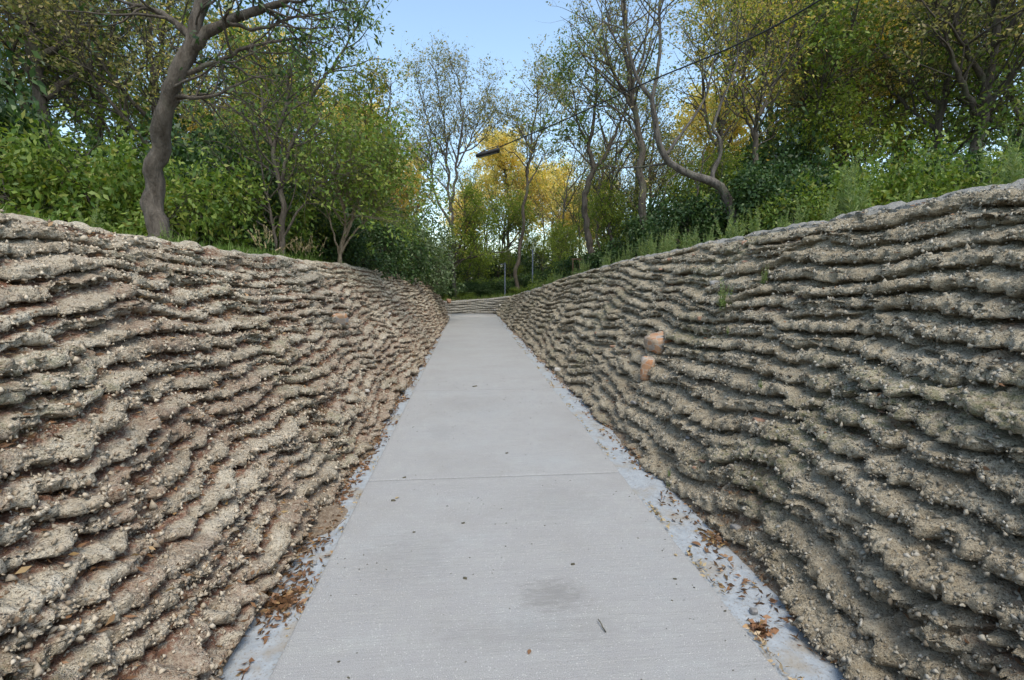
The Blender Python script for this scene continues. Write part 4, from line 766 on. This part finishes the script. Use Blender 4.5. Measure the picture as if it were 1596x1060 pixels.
def grass(side, ys, n, back, h, seed, label, mat='grass'):
    rng = np.random.default_rng(seed); W = WL if side == 'L' else WR; y = rng.uniform(*ys, n); f = fbm(y * 1.5, y * 0, seed, 3) + rng.normal(0, .3, n) > -.25; y = y[f]; n = len(y)
    Pn = W['P'][:, -1]; us = W['us']; m = us < 27; i = np.clip(np.searchsorted(Pn[m][:, 1], y), 0, m.sum() - 1); b = back[0] + (back[1] - back[0]) * rng.random(n) ** 1.3
    p = Pn[i] + np.concatenate([W['N'][i] * b[:, None], np.zeros((n, 1))], 1); p[:, 2] = gz(p[:, 0], p[:, 1]) - .015; p[:, 2] = np.maximum(p[:, 2], Pn[i][:, 2] - .12)
    clump = .6 + .5 * perlin(y * 2.2, b * 3, seed); H = h * rng.uniform(.5, 1.2, n) * clump; az = rng.uniform(0, 6.28, n); d = np.stack([np.cos(az), np.sin(az), 0 * az], 1); s = np.stack([-np.sin(az), np.cos(az), 0 * az], 1) * .0042
    bend = rng.uniform(.15, .9, n)[:, None]; Hc = H[:, None]; up = np.array([0, 0, 1.]); q1 = p + up * Hc * .55 + d * Hc * .2 * bend; q2 = p + up * Hc * (1 - .35 * bend) + d * Hc * .75 * bend
    V = np.stack([p - s, p + s, q1 + s * .8, q1 - s * .8, q2], 1).reshape(-1, 3); k = np.arange(n)[:, None] * 5
    me = new_mesh('grass', V, [k + np.array([[0, 1, 2, 3]]), k + np.array([[3, 2, 4]])], M[mat], False); return tag(link('grass', me), label, 'grass', kind='stuff')
grass('L', (3, 13), 26000, (.08, 1.3), .26, 81, 'fresh green grass tufts along the rim of the left bank')
grass('L', (12, 20.3), 7000, (.2, 1.0), .16, 82, 'short grass behind the far half of the left bank')
grass('R', (2.5, 22.5), 16000, (.10, 1.2), .17, 83, 'pale green grass and seedlings along the rim of the right bank', 'leaf_weed')
def far_grass():
    rng = np.random.default_rng(84); n = 5000; x = rng.uniform(-6, 2.6, n); y = rng.uniform(24.9, 27.5, n); z = gz(x, y); p = np.stack([x, y, z], 1); az = rng.uniform(0, 6.28, n); d = np.stack([np.cos(az), np.sin(az), 0 * az], 1)
    H = rng.uniform(.1, .28, n)[:, None]; s = d[:, [1, 0, 2]] * [-.007, .007, 0]; V = np.stack([p - s, p + s, p + d * H * .4 + [0, 0, 1] * H], 1).reshape(-1, 3)
    tag(link('grass', new_mesh('grass', V, np.arange(3 * n).reshape(-1, 3), M['grass'], False)), 'rough grass behind the low wall at the far end', 'grass', kind='stuff')
far_grass()
# pale plumes of a grass clump at the left rim
def plume(base, seed, label):
    rng = np.random.default_rng(seed); n = 16; st = base + rng.normal(0, .05, (n, 3)) * [1, 1, 0]; P = walk(rng, st - base, nrm(rng.normal(0, .35, (n, 3)) + [0, 0, 1]), rng.uniform(.3, .5, n), 8, .08, -.06); a = Acc(); tubes(a, P, np.linspace(.003, .0015, 8)[None] + 0 * P[..., 0], 3)
    pos, T, r, t = pick(rng, P, P[..., 0] * 0, 40, .6); b = Acc(); b.add(*leaf_quads(pos, rnd_dirs(rng, T, .35, .1), .03, .006, rng)); root = empty('plume_grass', base, label, 'ornamental grass', 'plume grass clumps on the left rim')
    link('blade', a.mesh('blade', M['grass']), root); link('plume', b.mesh('plume', M['straw'], False), root)
for k, (Y, bk) in enumerate(((7.2, .45), (8.6, .5), (9.3, .5))): plume(rim_pt(WL, HL, 'L', Y, bk), 90 + k, ['nearest clump of pale plumed grass on the left rim', 'middle clump of pale plumed grass on the left rim', 'farthest clump of pale plumed grass on the left rim'][k])

# ------------------------------------------------------------------ posts, cable, hanging lamp
def post(px, ytop, Y, bracket, label):
    b = gp(px, Y); top = at(px, ytop, Y); h = top[2] - b[2]; root = empty('metal_post', b, label, 'post', 'steel posts beyond the path end')
    a = Acc(); tubes(a, np.array([[[0, 0, -.1], [0, 0, h]]]), np.full((1, 2), .034), 10); a.box((0, 0, h), (.04, .04, .012)); link('pole', a.mesh('pole', M['steel'], False), root)
    if bracket: a = Acc(); a.box((-.13, 0, h - .06), (.17, .012, .012)); link('arm', a.mesh('arm', M['steel'], False), root)
post(787, 410, 25.6, True, 'grey steel post with a short arm behind the low far wall'); post(830, 389, 24.5, False, 'taller grey steel post right of the one with the arm')
b = gp(903, 17.5); root = empty('iron_frame', b, 'small rusty iron frame standing in the weeds on the right bank', 'frame')
p1, p2 = at(893, 404, 17.5) - b, at(908, 404, 17.5) - b
a = Acc(); tubes(a, np.array([[[p1[0], 0, -.1], [p1[0], 0, p1[2]]], [[p2[0] - .1, 0, -.1], [p2[0] - .1, 0, p2[2]]]]), np.full((2, 2), .02), 6); link('upright', a.mesh('upright', M['rust']), root)
a = Acc(); tubes(a, np.array([[[p1[0] - .05, 0, p1[2]], [p2[0] + .08, 0, p2[2]]]]), np.full((1, 2), .022), 6); link('crossbar', a.mesh('crossbar', M['rust']), root)
# the cable runs from beyond the right edge to the lamp it carries and on into the tall tree
cA, cB = at(1700, -260, 6.0), at(779, 226, 23.0)
n = 60; t = np.linspace(0, 1, n)[:, None]
pA = [at(px, py, Y) for px, py, Y in ((1500, -142, 3.6), (1194, 48, 5.6), (1000, 132, 8.), (880, 187, 10.5), (820, 212, 12.4), (779, 229, 14.))]
P = resample(pA, 70); a = Acc(); tubes(a, (P - P[0])[None], np.interp(np.arange(70), [0, 69], [.008, .015])[None], 6); tag(link('overhead_cable', a.mesh('overhead_cable', M['cable']), None, P[0]), 'black overhead cable crossing the right half of the sky down to the hanging lamp', 'cable')
LY = 14.; c = at(760, 238, LY); e1, e2 = at(742, 243, LY), at(779, 233, LY); ax = nrm((e2 - e1)[None])[0]; hl = np.linalg.norm(e2 - e1) / 2; yv = nrm(np.cross([0, 0, 1.], ax)[None])[0]; zv = np.cross(ax, yv); Rm = np.stack([ax, yv, zv], 1)
root = empty('street_lamp', c, 'long flat black lamp housing hanging from the cable in front of the yellow tree', 'lamp')
a = Acc()
sec = [(-.12, -.02), (-.11, .03), (.11, .03), (.12, -.02), (.09, -.06), (-.09, -.06)]; st = [(-1, .45), (-.9, .8), (-.5, 1), (.7, 1.1), (.95, 1.05), (1, .8)]
V = np.array([[s0 * hl, y * k, z * k] for s0, k in st for y, z in sec]) @ Rm.T; F = []
for i in range(5):
    for j in range(6): F.append([i * 6 + j, i * 6 + (j + 1) % 6, i * 6 + 6 + (j + 1) % 6, i * 6 + 6 + j])
a.add(V, F); a.add(V, [[0, 1, 2, 3], [0, 3, 4, 5], [30, 33, 32, 31], [30, 35, 34, 33]]); link('housing', a.mesh('housing', M['black'], False), root)
a = Acc(); a.box(-zv * .064 , (hl * .75, .075, .004), Rm); link('lens', a.mesh('lens', M['lens'], False), root)
a = Acc(); tubes(a, np.array([[(-.95 * hl * ax + zv * .03), (-.3 * hl * ax + zv * .07), (.3 * hl * ax + zv * .09), (.9 * hl * ax + zv * .10)]]), np.full((1, 4), .011), 6); link('mounting_bar', a.mesh('mounting_bar', M['black']), root)
for q in (.9, -.2): a = Acc(); a.box(ax * hl * q + zv * .05, (.018, .018, .05), Rm); link('hanger', a.mesh('hanger', M['black'], False), root)
